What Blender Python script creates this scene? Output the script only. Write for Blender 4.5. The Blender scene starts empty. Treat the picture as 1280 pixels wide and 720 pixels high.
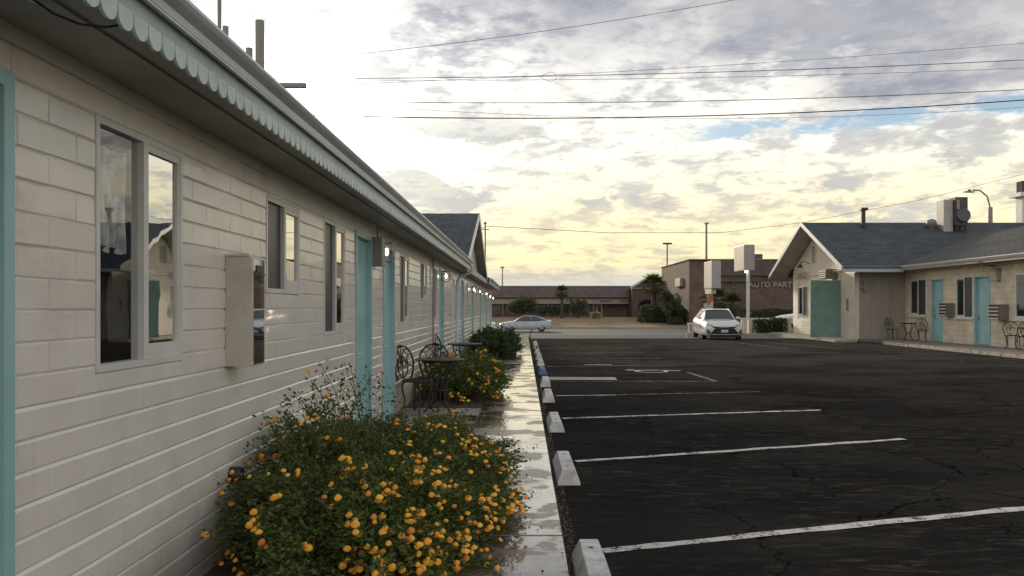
import bpy, bmesh, math, random
import numpy as np
from mathutils import Vector, Matrix
from mathutils.bvhtree import BVHTree
R = math.radians
rnd = random.Random(7)
SC = bpy.context.scene
COL = SC.collection
# ------------------------------------------------------------------ camera
cam = bpy.data.cameras.new('camera'); cam.sensor_width = 36; cam.lens = 27.03
cam.clip_start = 0.05; cam.clip_end = 6000
cam_ob = bpy.data.objects.new('camera', cam); COL.objects.link(cam_ob)
cam_ob.location = (0, 0, 1.5); cam_ob.rotation_euler = (R(90), 0, 0)
cam.shift_x = -14 / 1280; cam.shift_y = 24 / 1280
SC.camera = cam_ob
# ------------------------------------------------------------------ sun and sky
SUN_EL, SUN_AZ = R(13.5), R(-14.5)          # azimuth measured from +Y towards +X
SDIR = Vector((math.sin(SUN_AZ) * math.cos(SUN_EL), math.cos(SUN_AZ) * math.cos(SUN_EL), math.sin(SUN_EL)))
sl = bpy.data.lights.new('sun', 'SUN'); sl.energy = 2.0; sl.angle = R(5); sl.color = (1.0, 0.84, 0.62)
so = bpy.data.objects.new('sun', sl); COL.objects.link(so)
so.rotation_euler = SDIR.to_track_quat('Z', 'Y').to_euler(); so.location = (-10, 40, 30)
SC.view_settings.view_transform = 'Standard'; SC.view_settings.look = 'None'
SC.view_settings.exposure = 0.2; SC.view_settings.gamma = 1.0; SC.view_settings.use_curve_mapping = False

class NT:
    """tiny node-graph helper"""
    def __init__(s, tree): s.t = tree
    def n(s, typ, **kw):
        nd = s.t.nodes.new(typ)
        for k, v in kw.items(): setattr(nd, k, v)
        return nd
    def put(s, sock, v):
        if v is None: return
        if hasattr(v, 'is_output') or isinstance(v, bpy.types.NodeSocket): s.t.links.new(v, sock)
        else:
            if isinstance(v, (tuple, list)) and len(v) == 3 and sock.type == 'RGBA': v = (*v, 1)
            sock.default_value = v
    def m(s, op, a, b=None, c=None, clamp=False):
        nd = s.n('ShaderNodeMath', operation=op); nd.use_clamp = clamp
        s.put(nd.inputs[0], a); s.put(nd.inputs[1], b); s.put(nd.inputs[2], c)
        return nd.outputs[0]
    def v(s, op, a, b=None):
        nd = s.n('ShaderNodeVectorMath', operation=op)
        s.put(nd.inputs[0], a)
        if b is not None: s.put(nd.inputs[1], b)
        return nd.outputs['Value'] if op in ('DOT_PRODUCT', 'LENGTH') else nd.outputs[0]
    def mix(s, f, a, b, blend='MIX'):
        nd = s.n('ShaderNodeMix', data_type='RGBA', blend_type=blend)
        s.put(nd.inputs[0], f); s.put(nd.inputs[6], a); s.put(nd.inputs[7], b)
        return nd.outputs[2]
    def ss(s, x, lo, hi, a=0.0, b=1.0):
        nd = s.n('ShaderNodeMapRange', interpolation_type='SMOOTHSTEP')
        s.put(nd.inputs[0], x); s.put(nd.inputs[1], lo); s.put(nd.inputs[2], hi); s.put(nd.inputs[3], a); s.put(nd.inputs[4], b)
        return nd.outputs[0]
    def noise(s, vec, scale, detail=4, rough=0.55, dist=0.0, out='Fac'):
        nd = s.n('ShaderNodeTexNoise')
        s.put(nd.inputs['Vector'], vec); nd.inputs['Scale'].default_value = scale
        nd.inputs['Detail'].default_value = detail; nd.inputs['Roughness'].default_value = rough
        nd.inputs['Distortion'].default_value = dist
        return nd.outputs[out]
    def ramp(s, f, stops):
        nd = s.n('ShaderNodeValToRGB'); cr = nd.color_ramp
        while len(cr.elements) < len(stops): cr.elements.new(0.5)
        for e, (p, c) in zip(cr.elements, stops): e.position = p; e.color = (*c, 1)
        s.put(nd.inputs[0], f); return nd.outputs[0]
    def xyz(s, a, b, c):
        nd = s.n('ShaderNodeCombineXYZ')
        for i, q in enumerate((a, b, c)): s.put(nd.inputs[i], q)
        return nd.outputs[0]
    def sep(s, vec):
        nd = s.n('ShaderNodeSeparateXYZ'); s.put(nd.inputs[0], vec); return nd.outputs

def make_world():
    w = bpy.data.worlds.new('World'); SC.world = w; w.use_nodes = True
    t = w.node_tree; t.nodes.clear(); g = NT(t)
    sky = g.n('ShaderNodeTexSky', sky_type='NISHITA'); sky.sun_disc = False
    sky.sun_elevation = SUN_EL; sky.sun_rotation = SUN_AZ; sky.air_density = 1.0; sky.dust_density = 1.5
    d = g.v('NORMALIZE', g.n('ShaderNodeTexCoord').outputs['Generated'])
    x, y, z = g.sep(d)[:3]
    zz = g.m('MAXIMUM', z, 0.0)
    # cloud layer seen in perspective
    k = g.m('DIVIDE', 1.0, g.m('ADD', zz, 0.07))
    P = g.xyz(g.m('MULTIPLY', x, k), g.m('MULTIPLY', y, k), 0.0)
    n_big = g.noise(g.v('ADD', P, (3.1, 0.4, 0)), 0.42, 5, 0.5, 0.3)
    n_mid = g.noise(g.v('ADD', P, (7.0, 2.0, 0)), 1.5, 6, 0.6, 0.5)
    Dv = g.v('MULTIPLY', d, (1.0, 1.0, 2.1))
    n_puff = g.noise(g.v('ADD', Dv, (1.35, 0.2, 4.0)), 4.2, 8, 0.58, 0.2)
    n_fine = g.noise(g.v('MULTIPLY', d, (1.0, 1.0, 2.6)), 22.0, 6, 0.62, 0.4)
    n_soft = g.noise(g.v('ADD', Dv, (0.3, 5.0, 1.0)), 2.6, 4, 0.5, 0.4)
    # direction relative to the sun
    sd = g.m('MAXIMUM', g.v('DOT_PRODUCT', d, tuple(SDIR)), 0.0)
    # bright thin cloud: warm near the horizon towards the sun's side, whiter higher up
    thin = g.ramp(zz, [(0.0, (0.60, 0.60, 0.57)), (0.035, (0.64, 0.62, 0.54)), (0.055, (0.98, 0.85, 0.50)), (0.08, (1.0, 0.87, 0.54)),
                       (0.12, (1.05, 0.92, 0.62)), (0.20, (1.05, 1.0, 0.86)), (0.32, (0.95, 0.93, 0.88)),
                       (0.6, (0.68, 0.69, 0.71)), (1.0, (0.62, 0.64, 0.68))])
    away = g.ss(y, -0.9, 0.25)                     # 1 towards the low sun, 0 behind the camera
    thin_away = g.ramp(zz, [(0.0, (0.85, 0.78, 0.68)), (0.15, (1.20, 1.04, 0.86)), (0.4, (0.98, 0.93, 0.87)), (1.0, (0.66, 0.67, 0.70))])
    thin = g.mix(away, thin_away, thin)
    thick = g.ramp(zz, [(0.0, (0.50, 0.47, 0.43)), (0.08, (0.52, 0.48, 0.38)), (0.16, (0.40, 0.42, 0.44)), (0.3, (0.30, 0.33, 0.40)), (1.0, (0.27, 0.29, 0.35))])
    # mottled altocumulus
    n_rip = g.noise(g.v('MULTIPLY', d, (1.0, 1.0, 3.6)), 48.0, 4, 0.6, 0.6)
    c1 = g.ss(g.m('ADD', g.m('ADD', g.m('MULTIPLY', n_mid, 0.40), g.m('MULTIPLY', n_fine, 0.38)), g.m('MULTIPLY', n_rip, 0.22)), 0.465, 0.58)
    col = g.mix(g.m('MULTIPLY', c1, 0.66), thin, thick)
    # darker ragged puffs
    yy_ = g.m('MAXIMUM', y, 0.02); uu, vv = g.m('DIVIDE', x, yy_), g.m('DIVIDE', z, yy_); pf = 0.0
    for (cx, cy, rx_, ry_, am_) in ((-.065, .235, .09, .026, .17), (-.115, .155, .10, .04, .17), (.40, .178, .05, .030, .075), (.29, .155, .07, .020, .075), (.11, .13, .10, .014, .06), (.58, .20, .05, .014, .06), (.02, .08, .10, .010, .06)):
        e = g.m('ADD', g.m('POWER', g.m('DIVIDE', g.m('SUBTRACT', uu, cx), rx_), 2.0), g.m('POWER', g.m('DIVIDE', g.m('SUBTRACT', vv, cy), ry_), 2.0))
        pf = g.m('MULTIPLY_ADD', g.ss(e, 2.2, 0.0), am_, pf)
    n_puff = g.m('ADD', n_puff, g.m('MULTIPLY', pf, g.ss(y, 0.05, 0.3)))
    c2 = g.ss(g.m('ADD', n_puff, g.m('MULTIPLY', g.m('SUBTRACT', n_fine, 0.5), 0.34)), 0.555, 0.625)
    lowmask = g.m('MULTIPLY', g.ss(zz, 0.055, 0.10), g.ss(zz, 0.27, 0.20))
    col = g.mix(g.m('MULTIPLY', g.m('MULTIPLY', c2, lowmask), g.ss(n_rip, 0.30, 0.62, 0.88, 0.55)), col, g.mix(n_fine, (0.30, 0.34, 0.40), (0.60, 0.59, 0.55)))
    # blue gap between the broken cloud and the high sheet
    skycol = g.mix(1.0, sky.outputs[0], (0.10, 0.10, 0.10), 'MULTIPLY')
    gapz = g.m('ADD', zz, g.m('MULTIPLY', g.m('SUBTRACT', n_fine, 0.5), 0.045))
    gap = g.m('MULTIPLY', g.ss(gapz, 0.200, 0.209), g.ss(gapz, 0.232, 0.220))
    gap = g.m('MULTIPLY', gap, g.ss(g.m('ADD', x, g.m('MULTIPLY', n_soft, 0.3)), 0.30, 0.42))
    gap = g.m('MULTIPLY', gap, g.ss(g.m('ADD', g.m('MULTIPLY', n_mid, .5), g.m('MULTIPLY', n_fine, .5)), 0.56, 0.47))
    blue = g.mix(0.75, skycol, (0.36, 0.53, 0.68))
    col = g.mix(gap, col, blue)
    # high grey sheet, growing away from the sun
    edge = g.m('ADD', g.m('ADD', zz, g.m('MULTIPLY', x, 0.12)), g.m('MULTIPLY', g.m('SUBTRACT', n_soft, 0.5), 0.34))
    edge = g.m('ADD', edge, g.m('MULTIPLY', g.m('SUBTRACT', n_fine, 0.5), 0.07))
    sheet = g.m('MULTIPLY', g.m('MULTIPLY', g.ss(edge, 0.262, 0.385), g.ss(zz, 0.20, 0.25)), g.ss(y, -0.35, 0.35))
    shc = g.mix(g.ss(g.m('ADD', g.m('MULTIPLY', n_puff, 0.6), g.m('MULTIPLY', n_soft, 0.4)), 0.40, 0.62), (0.46, 0.46, 0.48), (0.26, 0.275, 0.345))
    col = g.mix(g.m('MULTIPLY', sheet, 0.93), col, shc)
    # glow of the veiled sun
    gl = g.m('ADD', g.m('MULTIPLY', g.m('POWER', sd, 900.0), 9.0),
             g.m('ADD', g.m('MULTIPLY', g.m('POWER', sd, 110.0), 1.2), g.m('MULTIPLY', g.m('POWER', sd, 20.0), 0.10)))
    gm = g.m('MULTIPLY', g.m('MULTIPLY', gl, g.ss(zz, 0.0, 0.16, 0.25, 1.0)), g.m('SUBTRACT', 1.0, g.m('MULTIPLY', c2, 0.75)))
    glow = g.mix(1.0, g.xyz(gm, gm, gm), (1.0, 0.95, 0.82), 'MULTIPLY')
    col = g.mix(1.0, col, glow, 'ADD')
    # below the horizon: dull ground bounce
    col = g.mix(g.ss(z, -0.02, 0.0), (0.16, 0.14, 0.12), col)
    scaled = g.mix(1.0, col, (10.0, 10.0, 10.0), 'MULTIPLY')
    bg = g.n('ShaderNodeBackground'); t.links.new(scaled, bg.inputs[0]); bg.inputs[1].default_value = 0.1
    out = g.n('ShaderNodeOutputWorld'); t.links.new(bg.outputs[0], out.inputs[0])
make_world()

# ------------------------------------------------------------------ materials
MATS = {}
def mat(name, col, rough=0.6, col2=None, nscale=6.0, ndetail=4, bump=0.0, bscale=40.0, metal=0.0, spec=0.5,
        stretch=(1, 1, 1), dirt=None, dirt_amt=0.3, emit=None, estr=0.0, coat=0.0, trans=0.0, lo=0.35, hi=0.65, sss=0.0):
    if name in MATS: return MATS[name]
    m = bpy.data.materials.new(name); m.use_nodes = True; MATS[name] = m
    t = m.node_tree; g = NT(t); b = t.nodes['Principled BSDF']
    pos = g.v('MULTIPLY', g.n('ShaderNodeNewGeometry').outputs['Position'], stretch)
    c = (*col, 1)
    out = None
    if col2 is not None:
        out = g.mix(g.ss(g.noise(pos, nscale, ndetail), lo, hi), col, col2)
    if dirt is not None:
        base = out if out is not None else c
        out = g.mix(g.m('MULTIPLY', g.ss(g.noise(pos, nscale * 0.23 + 0.7, 6, 0.7), 0.5, 0.72), dirt_amt), base, dirt)
    if out is not None: t.links.new(out, b.inputs['Base Color'])
    else: b.inputs['Base Color'].default_value = c
    b.inputs['Roughness'].default_value = rough; b.inputs['Metallic'].default_value = metal
    b.inputs['Specular IOR Level'].default_value = spec; b.inputs['Coat Weight'].default_value = coat
    b.inputs['Transmission Weight'].default_value = trans
    if emit: b.inputs['Emission Color'].default_value = (*emit, 1); b.inputs['Emission Strength'].default_value = estr
    if bump:
        bn = g.n('ShaderNodeBump'); bn.inputs['Strength'].default_value = bump; bn.inputs['Distance'].default_value = 0.02
        t.links.new(g.noise(pos, bscale, 5, 0.6), bn.inputs['Height']); t.links.new(bn.outputs[0], b.inputs['Normal'])
    return m
def leaf_mat(name, c1, c2, nscale=5.0, rough=0.5):
    m = mat(name, c1, rough, c2, nscale, 3, spec=0.35); t = m.node_tree; b = t.nodes['Principled BSDF']; g = NT(t)
    out = t.nodes['Material Output']; tr = g.n('ShaderNodeBsdfTranslucent')
    lk = b.inputs['Base Color'].links[0].from_socket
    t.links.new(g.mix(1.0, lk, (1.3, 1.5, 0.6), 'MULTIPLY'), tr.inputs[0])
    ms = g.n('ShaderNodeMixShader'); ms.inputs[0].default_value = 0.25
    t.links.new(b.outputs[0], ms.inputs[1]); t.links.new(tr.outputs[0], ms.inputs[2]); t.links.new(ms.outputs[0], out.inputs[0])
    return m
WALL = mat('painted_block', (0.78, 0.745, 0.685), 0.30, (0.72, 0.685, 0.63), 3.0, 5, bump=0.13, coat=0.35, bscale=55, dirt=(0.40, 0.36, 0.30), dirt_amt=0.35)
def _splash():
    t = WALL.node_tree; g = NT(t); b = t.nodes['Principled BSDF']; src = b.inputs['Base Color'].links[0].from_socket
    p = g.n('ShaderNodeNewGeometry').outputs['Position']; z = g.sep(p)[2]
    n = g.noise(g.v('MULTIPLY', p, (1, 1, .35)), 5, 6, 0.7)
    f = g.m('MULTIPLY', g.ss(g.m('ADD', z, g.m('MULTIPLY', n, -.5)), 0.18, -0.2), 0.55)
    f2 = g.m('MULTIPLY', g.ss(g.noise(g.v('MULTIPLY', p, (1, 1, .08)), 11, 4, 0.6), 0.62, 0.75), 0.16)
    t.links.new(g.mix(g.m('MAXIMUM', f, f2), src, (.33, .27, .21)), b.inputs['Base Color'])
_splash()
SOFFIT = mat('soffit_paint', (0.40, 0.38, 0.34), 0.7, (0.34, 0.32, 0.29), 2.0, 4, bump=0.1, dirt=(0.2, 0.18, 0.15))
TEAL = mat('teal_paint', (0.34, 0.55, 0.57), 0.4, (0.30, 0.50, 0.52), 2.5, 4, bump=0.06, bscale=70, dirt=(0.09, 0.24, 0.25), dirt_amt=0.35)
TEALD = mat('office_teal_paint', (0.17, 0.30, 0.265), 0.5, (0.15, 0.27, 0.24), 2.0, 4, dirt=(0.04, 0.10, 0.08))
WHITE = mat('white_metal', (0.68, 0.68, 0.66), 0.35, (0.60, 0.60, 0.58), 4, 4, dirt=(0.40, 0.37, 0.33), dirt_amt=0.3)
SCAL = mat('scallop_paint', (0.58, 0.68, 0.66), 0.5, (0.50, 0.60, 0.58), 9, 4, dirt=(0.30, 0.32, 0.30), dirt_amt=0.5)
TRIM = mat('eave_trim', (0.44, 0.53, 0.53), 0.5, (0.38, 0.47, 0.47), 5, 4, dirt=(0.22, 0.25, 0.24), dirt_amt=0.4)
GUTTER = mat('gutter_enamel', (0.62, 0.68, 0.71), 0.32, (0.54, 0.60, 0.63), 3, 4, stretch=(1, .3, 1), dirt=(0.22, 0.22, 0.21), dirt_amt=0.4)
DARK = mat('dark_room', (0.035, 0.037, 0.04), 0.8, (0.02, 0.02, 0.022), 3)
SCREEN = mat('insect_screen', (0.055, 0.065, 0.07), 0.35, (0.035, 0.04, 0.045), 2.0, 4, bump=0.03)
CURT = mat('curtain_cloth', (0.62, 0.62, 0.60), 0.9, (0.30, 0.31, 0.31), 22, 3, stretch=(1, 1, .5))
BOXM = mat('beige_steel', (0.60, 0.565, 0.50), 0.45, (0.54, 0.51, 0.45), 4, 4, dirt=(0.30, 0.22, 0.16), dirt_amt=0.4)
GREYBOX = mat('grey_steel', (0.27, 0.26, 0.24), 0.45, (0.23, 0.22, 0.20), 4, 4, dirt=(0.16, 0.13, 0.10), dirt_amt=0.5)
BLACKP = mat('black_plastic', (0.02, 0.02, 0.022), 0.45)
IRON = mat('cast_iron', (0.035, 0.026, 0.022), 0.42, (0.05, 0.035, 0.028), 30, 3, bump=0.2, bscale=90, metal=0.3)
STOPM = mat('wheel_stop_paint', (0.66, 0.65, 0.63), 0.6, (0.50, 0.49, 0.47), 9, 6, bump=0.35, bscale=45, dirt=(0.07, 0.07, 0.07), dirt_amt=0.9)
STOPB = mat('blue_stop_paint', (0.05, 0.09, 0.22), 0.6, (0.12, 0.17, 0.3), 12, 5)
STEM = mat('stem_bark', (0.09, 0.065, 0.04), 0.8, (0.14, 0.10, 0.06), 20)
LEAF = leaf_mat('lantana_leaf', (0.060, 0.092, 0.020), (0.115, 0.145, 0.040), 9)
LEAF2 = leaf_mat('shrub_leaf', (0.035, 0.060, 0.025), (0.065, 0.090, 0.035), 4)
LEAFD = leaf_mat('tree_leaf', (0.050, 0.066, 0.036), (0.085, 0.100, 0.055), 1.2)
PALM = leaf_mat('palm_leaf', (0.035, 0.05, 0.022), (0.06, 0.075, 0.03), 2)
FLOWER = mat('lantana_petal', (0.90, 0.46, 0.03), 0.6, (0.82, 0.27, 0.015), 55, 2, lo=.42, hi=.58)
SOIL = mat('soil', (0.10, 0.075, 0.05), 0.95, (0.06, 0.045, 0.03), 8, 6, bump=0.6, bscale=25)
GRASS = mat('dry_grass', (0.26, 0.19, 0.095), 0.95, (0.19, 0.145, 0.07), 1.5, 6, bump=0.4, bscale=9)
ROAD = mat('road_asphalt', (0.095, 0.092, 0.088), 0.7, (0.075, 0.073, 0.07), 1.2, 6, stretch=(.15, 1, 1), bump=0.1)
CONC = mat('pale_concrete', (0.34, 0.31, 0.27), 0.8, (0.27, 0.245, 0.21), 4, 6, bump=0.15, dirt=(0.15, 0.13, 0.11), dirt_amt=0.5)
SHING = None
BRICK = None
EARTH = mat('desert_ground', (0.20, 0.16, 0.11), 0.95, (0.15, 0.12, 0.085), .5, 6)
CREAM = mat('cream_siding', (0.74, 0.67, 0.54), 0.65, (0.67, 0.61, 0.49), 3, 4, bump=0.08, dirt=(0.3, 0.27, 0.21), dirt_amt=0.35)
RWALL = None
SHEDW = mat('shed_panel', (0.37, 0.335, 0.30), 0.75, (0.32, 0.29, 0.26), 2.5, 5, stretch=(6, 6, .5), bump=0.15, bscale=20, dirt=(0.16, 0.14, 0.12))
RUBBER = mat('rubber', (0.018, 0.018, 0.018), 0.8)
CHROME = mat('alloy', (0.42, 0.42, 0.43), 0.3, metal=0.9)
CGLASS = mat('car_glass', (0.02, 0.024, 0.027), 0.06, spec=0.9)
PLATE = mat('plate_white', (0.5, 0.52, 0.55), 0.5)
HLAMP = mat('headlamp_glass', (0.25, 0.27, 0.30), 0.12, spec=0.8)
TLAMP = mat('tail_lamp', (0.30, 0.02, 0.02), 0.2)
BULB = mat('lit_bulb', (1, 0.9, 0.7), 0.5, emit=(1.0, 0.90, 0.70), estr=7.0)
BARK = mat('bark', (0.10, 0.075, 0.055), 0.9, (0.06, 0.045, 0.035), 12, 5, bump=0.5)
WIRE = mat('cable', (0.03, 0.03, 0.035), 0.7)
SIGNF = mat('sign_face', (0.50, 0.44, 0.36), 0.55, (0.44, 0.38, 0.31), 1.5, 5, stretch=(1, 1, .4))
SIGNE = mat('sign_edge', (0.36, 0.35, 0.36), 0.5, (0.32, 0.31, 0.32), 2)
DARKGL = mat('dark_glass', (0.03, 0.035, 0.038), 0.1, spec=0.8)
RUSTW = mat('window_lit_shop', (0.4, 0.3, 0.14), 0.6, (0.3, 0.22, .1), .8, emit=(1.0, 0.72, 0.35), estr=0.35)

def brick_mat(name, c1, c2, mortar, bw, bh, axis='XZ', rough=0.8, bump=0.4, ms=0.015, spec=.3):
    m = bpy.data.materials.new(name); m.use_nodes = True; t = m.node_tree; g = NT(t); b = t.nodes['Principled BSDF']
    geo = g.n('ShaderNodeNewGeometry').outputs['Position']; x, y, z = g.sep(geo)[:3]
    pv = {'XZ': g.xyz(g.m('ADD', x, y), z, 0.0), 'YZ': g.xyz(y, z, 0.0), 'XY': g.xyz(x, y, 0.0), 'YX': g.xyz(y, x, 0)}[axis]
    bt = g.n('ShaderNodeTexBrick'); t.links.new(pv, bt.inputs['Vector'])
    bt.inputs['Scale'].default_value = 1.0; bt.inputs['Brick Width'].default_value = bw; bt.inputs['Row Height'].default_value = bh
    bt.inputs['Mortar Size'].default_value = ms; bt.inputs['Mortar Smooth'].default_value = 0.2
    bt.inputs['Color1'].default_value = (*c1, 1); bt.inputs['Color2'].default_value = (*c2, 1); bt.inputs['Mortar'].default_value = (*mortar, 1)
    nz = g.ss(g.noise(geo, 1.3, 6, 0.65), 0.35, 0.7, 0.78, 1.08)
    t.links.new(g.mix(1.0, bt.outputs[0], g.xyz(nz, nz, nz), 'MULTIPLY'), b.inputs['Base Color'])
    b.inputs['Roughness'].default_value = rough; b.inputs['Specular IOR Level'].default_value = spec
    bn = g.n('ShaderNodeBump'); bn.inputs['Strength'].default_value = bump; bn.inputs['Distance'].default_value = 0.02
    h = g.m('ADD', g.m('MULTIPLY', bt.outputs['Fac'], -0.6), g.m('MULTIPLY', g.noise(geo, 18, 5, 0.6), 0.5))
    t.links.new(h, bn.inputs['Height']); t.links.new(bn.outputs[0], b.inputs['Normal'])
    return m
BRICK = brick_mat('brown_brick', (0.165, 0.110, 0.092), (0.140, 0.094, 0.080), (0.14, 0.11, 0.095), .8, .3, 'XZ')
MANS = brick_mat('brown_mansard', (0.135, 0.105, 0.100), (0.118, 0.092, 0.090), (0.08, .065, .065), 3.0, .35, 'XZ')
RWALL = brick_mat('cream_block', (0.74, 0.65, 0.50), (0.71, 0.62, 0.47), (0.58, 0.51, 0.39), .40, .2, 'YZ', ms=0.012, rough=.6)
SHX = brick_mat('grey_shingle_x', (0.092, 0.106, 0.114), (0.062, 0.072, 0.080), (0.028, 0.035, 0.04), .45, .14, 'XY', bump=0.9)
SHY = brick_mat('grey_shingle_y', (0.105, 0.105, 0.098), (0.085, 0.086, 0.082), (0.045, 0.045, 0.043), .45, .14, 'YX', bump=0.8)

def asphalt_mat():
    m = bpy.data.materials.new('lot_asphalt'); m.use_nodes = True; t = m.node_tree; g = NT(t); b = t.nodes['Principled BSDF']
    p = g.n('ShaderNodeNewGeometry').outputs['Position']
    big = g.noise(g.v('MULTIPLY', p, (0.55, 1.0, 1)), 0.55, 6, 0.62, 0.4)
    mid = g.noise(g.v('MULTIPLY', p, (0.6, 1.5, 1)), 2.6, 8, 0.7, 0.6)
    grit = g.noise(p, 90, 3, 0.7)
    scr = g.noise(g.v('MULTIPLY', p, (0.45, 1.7, 1)), 7.5, 10, 0.75, 0.8)
    worn = g.noise(g.v('ADD', p, (4, 9, 0)), 0.35, 5, 0.6)
    c = g.mix(g.ss(big, 0.35, 0.65), (0.015, 0.0145, 0.014), (0.030, 0.028, 0.025))
    c = g.mix(g.m('MULTIPLY', g.m('MULTIPLY', g.ss(scr, 0.50, 0.68), g.ss(worn, 0.36, 0.58)), 0.80), c, (0.082, 0.074, 0.062))
    c = g.mix(g.m('MULTIPLY', g.ss(scr, 0.46, 0.30), 0.6), c, (0.008, 0.008, 0.009))
    c = g.mix(g.m('MULTIPLY', g.ss(grit, 0.52, 0.72), 0.65), c, (0.050, 0.047, 0.042))
    # asphalt colour blends paler and greyer towards the far end of the lot
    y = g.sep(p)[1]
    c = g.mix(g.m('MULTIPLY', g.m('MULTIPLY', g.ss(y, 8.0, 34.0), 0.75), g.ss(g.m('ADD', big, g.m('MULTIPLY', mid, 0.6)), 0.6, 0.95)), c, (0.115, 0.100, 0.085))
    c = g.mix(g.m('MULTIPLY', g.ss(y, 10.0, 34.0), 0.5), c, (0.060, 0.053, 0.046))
    # cracks
    wob = g.noise(p, 1.1, 6, 0.65, out='Color')
    pw = g.v('ADD', p, g.v('MULTIPLY', wob, (1.1, 1.1, 0)))
    vo = g.n('ShaderNodeTexVoronoi', feature='DISTANCE_TO_EDGE'); t.links.new(pw, vo.inputs['Vector']); vo.inputs['Scale'].default_value = 0.42
    vo2 = g.n('ShaderNodeTexVoronoi', feature='DISTANCE_TO_EDGE'); t.links.new(pw, vo2.inputs['Vector']); vo2.inputs['Scale'].default_value = 1.6
    cr = g.m('MAXIMUM', g.ss(vo.outputs[0], 0.0045, 0.0015), g.m('MULTIPLY', g.ss(vo2.outputs[0], 0.012, 0.004), g.ss(big, 0.54, 0.62)))
    cr = g.m('MULTIPLY', cr, g.ss(mid, 0.36, 0.50))
    c = g.mix(g.m('MULTIPLY', cr, 0.85), c, (0.004, 0.004, 0.004))
    t.links.new(c, b.inputs['Base Color'])
    r = g.ss(big, 0.3, 0.7, 0.7, 0.9); t.links.new(r, b.inputs['Roughness']); b.inputs['Specular IOR Level'].default_value = 0.0
    bn = g.n('ShaderNodeBump'); bn.inputs['Strength'].default_value = 0.55; bn.inputs['Distance'].default_value = 0.012
    h = g.m('SUBTRACT', g.m('ADD', g.m('MULTIPLY', grit, 0.5), g.m('MULTIPLY', mid, 1.4)), g.m('MULTIPLY', cr, 1.6))
    t.links.new(h, bn.inputs['Height']); t.links.new(bn.outputs[0], b.inputs['Normal'])
    return m
def wet_mat():
    m = bpy.data.materials.new('wet_concrete'); m.use_nodes = True; t = m.node_tree; g = NT(t); b = t.nodes['Principled BSDF']
    p = g.n('ShaderNodeNewGeometry').outputs['Position']
    n1 = g.noise(g.v('MULTIPLY', p, (1.0, 1.35, 1)), 1.6, 7, 0.62, 0.5)
    n2 = g.noise(p, 9, 6, 0.65)
    dry = g.mix(g.ss(n2, 0.35, 0.65), (0.200, 0.165, 0.128), (0.150, 0.124, 0.098))
    w = g.ss(g.m('ADD', n1, g.m('MULTIPLY', g.m('SUBTRACT', n2, 0.5), 0.10)), 0.465, 0.51)     # standing film of water
    y = g.sep(p)[1]
    c = g.mix(g.m('MULTIPLY', w, 0.6), dry, (0.085, 0.068, 0.052))
    t.links.new(c, b.inputs['Base Color'])
    t.links.new(g.mix(w, (0.30, 0.30, 0.30), (0.09, 0.09, 0.09)), b.inputs['Roughness'])
    b.inputs['Specular IOR Level'].default_value = 0.5
    t.links.new(g.m('MULTIPLY', w, 0.9), b.inputs['Coat Weight']); b.inputs['Coat Roughness'].default_value = 0.04
    bn = g.n('ShaderNodeBump'); bn.inputs['Distance'].default_value = 0.006
    t.links.new(g.mix(w, (0.45, 0.45, 0.45), (0.30, 0.30, 0.30)), bn.inputs['Strength'])
    t.links.new(g.m('ADD', n2, g.m('MULTIPLY', g.noise(p, 45, 4), 0.3)), bn.inputs['Height']); t.links.new(bn.outputs[0], b.inputs['Normal'])
    return m
def paint_mat(name, col, wear=0.46):
    m = bpy.data.materials.new(name); m.use_nodes = True; t = m.node_tree; g = NT(t); b = t.nodes['Principled BSDF']
    p = g.n('ShaderNodeNewGeometry').outputs['Position']
    n = g.m('ADD', g.m('MULTIPLY', g.noise(p, 6, 6, 0.7), 0.6), g.m('MULTIPLY', g.noise(p, 40, 5, 0.7), 0.4))
    c = g.mix(g.ss(n, wear, wear + 0.045), (0.03, 0.029, 0.027), g.mix(g.ss(n, wear, wear + .2), tuple(q * .7 for q in col), col))
    t.links.new(c, b.inputs['Base Color']); b.inputs['Roughness'].default_value = 0.7; b.inputs['Specular IOR Level'].default_value = 0.25
    return m
ASPH = asphalt_mat(); WET = wet_mat()
PAINT = paint_mat('line_paint', (0.62, 0.60, 0.56), 0.43); PAINTW = paint_mat('worn_line_paint', (0.34, 0.32, 0.28), 0.49)
def mirror_mat(name, refl, tint=(1, 1, 1), rough=0.01):
    m = bpy.data.materials.new(name); m.use_nodes = True; t = m.node_tree; g = NT(t); t.nodes.remove(t.nodes['Principled BSDF'])
    out = t.nodes['Material Output']
    gl = g.n('ShaderNodeBsdfGlossy'); gl.inputs[0].default_value = (*tint, 1); gl.inputs['Roughness'].default_value = rough
    bn = g.n('ShaderNodeBump'); bn.inputs['Strength'].default_value = 0.025; bn.inputs['Distance'].default_value = 0.02
    p = g.n('ShaderNodeNewGeometry').outputs['Position']; t.links.new(g.noise(p, 3.5, 2), bn.inputs['Height']); t.links.new(bn.outputs[0], gl.inputs['Normal'])
    tr = g.n('ShaderNodeBsdfTransparent'); tr.inputs[0].default_value = (0.92, 0.94, 0.94, 1)
    geo = g.n('ShaderNodeNewGeometry')
    ct = g.m('ABSOLUTE', g.v('DOT_PRODUCT', geo.outputs['Normal'], geo.outputs['Incoming']))
    fr = g.m('MULTIPLY_ADD', g.m('POWER', g.m('SUBTRACT', 1.0, ct), 5.0), 0.93, 0.07)
    f = g.m('ADD', g.m('MULTIPLY', fr, 1 - refl), refl, clamp=True)
    ms = g.n('ShaderNodeMixShader'); t.links.new(f, ms.inputs[0]); t.links.new(tr.outputs[0], ms.inputs[1]); t.links.new(gl.outputs[0], ms.inputs[2])
    t.links.new(ms.outputs[0], out.inputs[0]); return m
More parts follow.
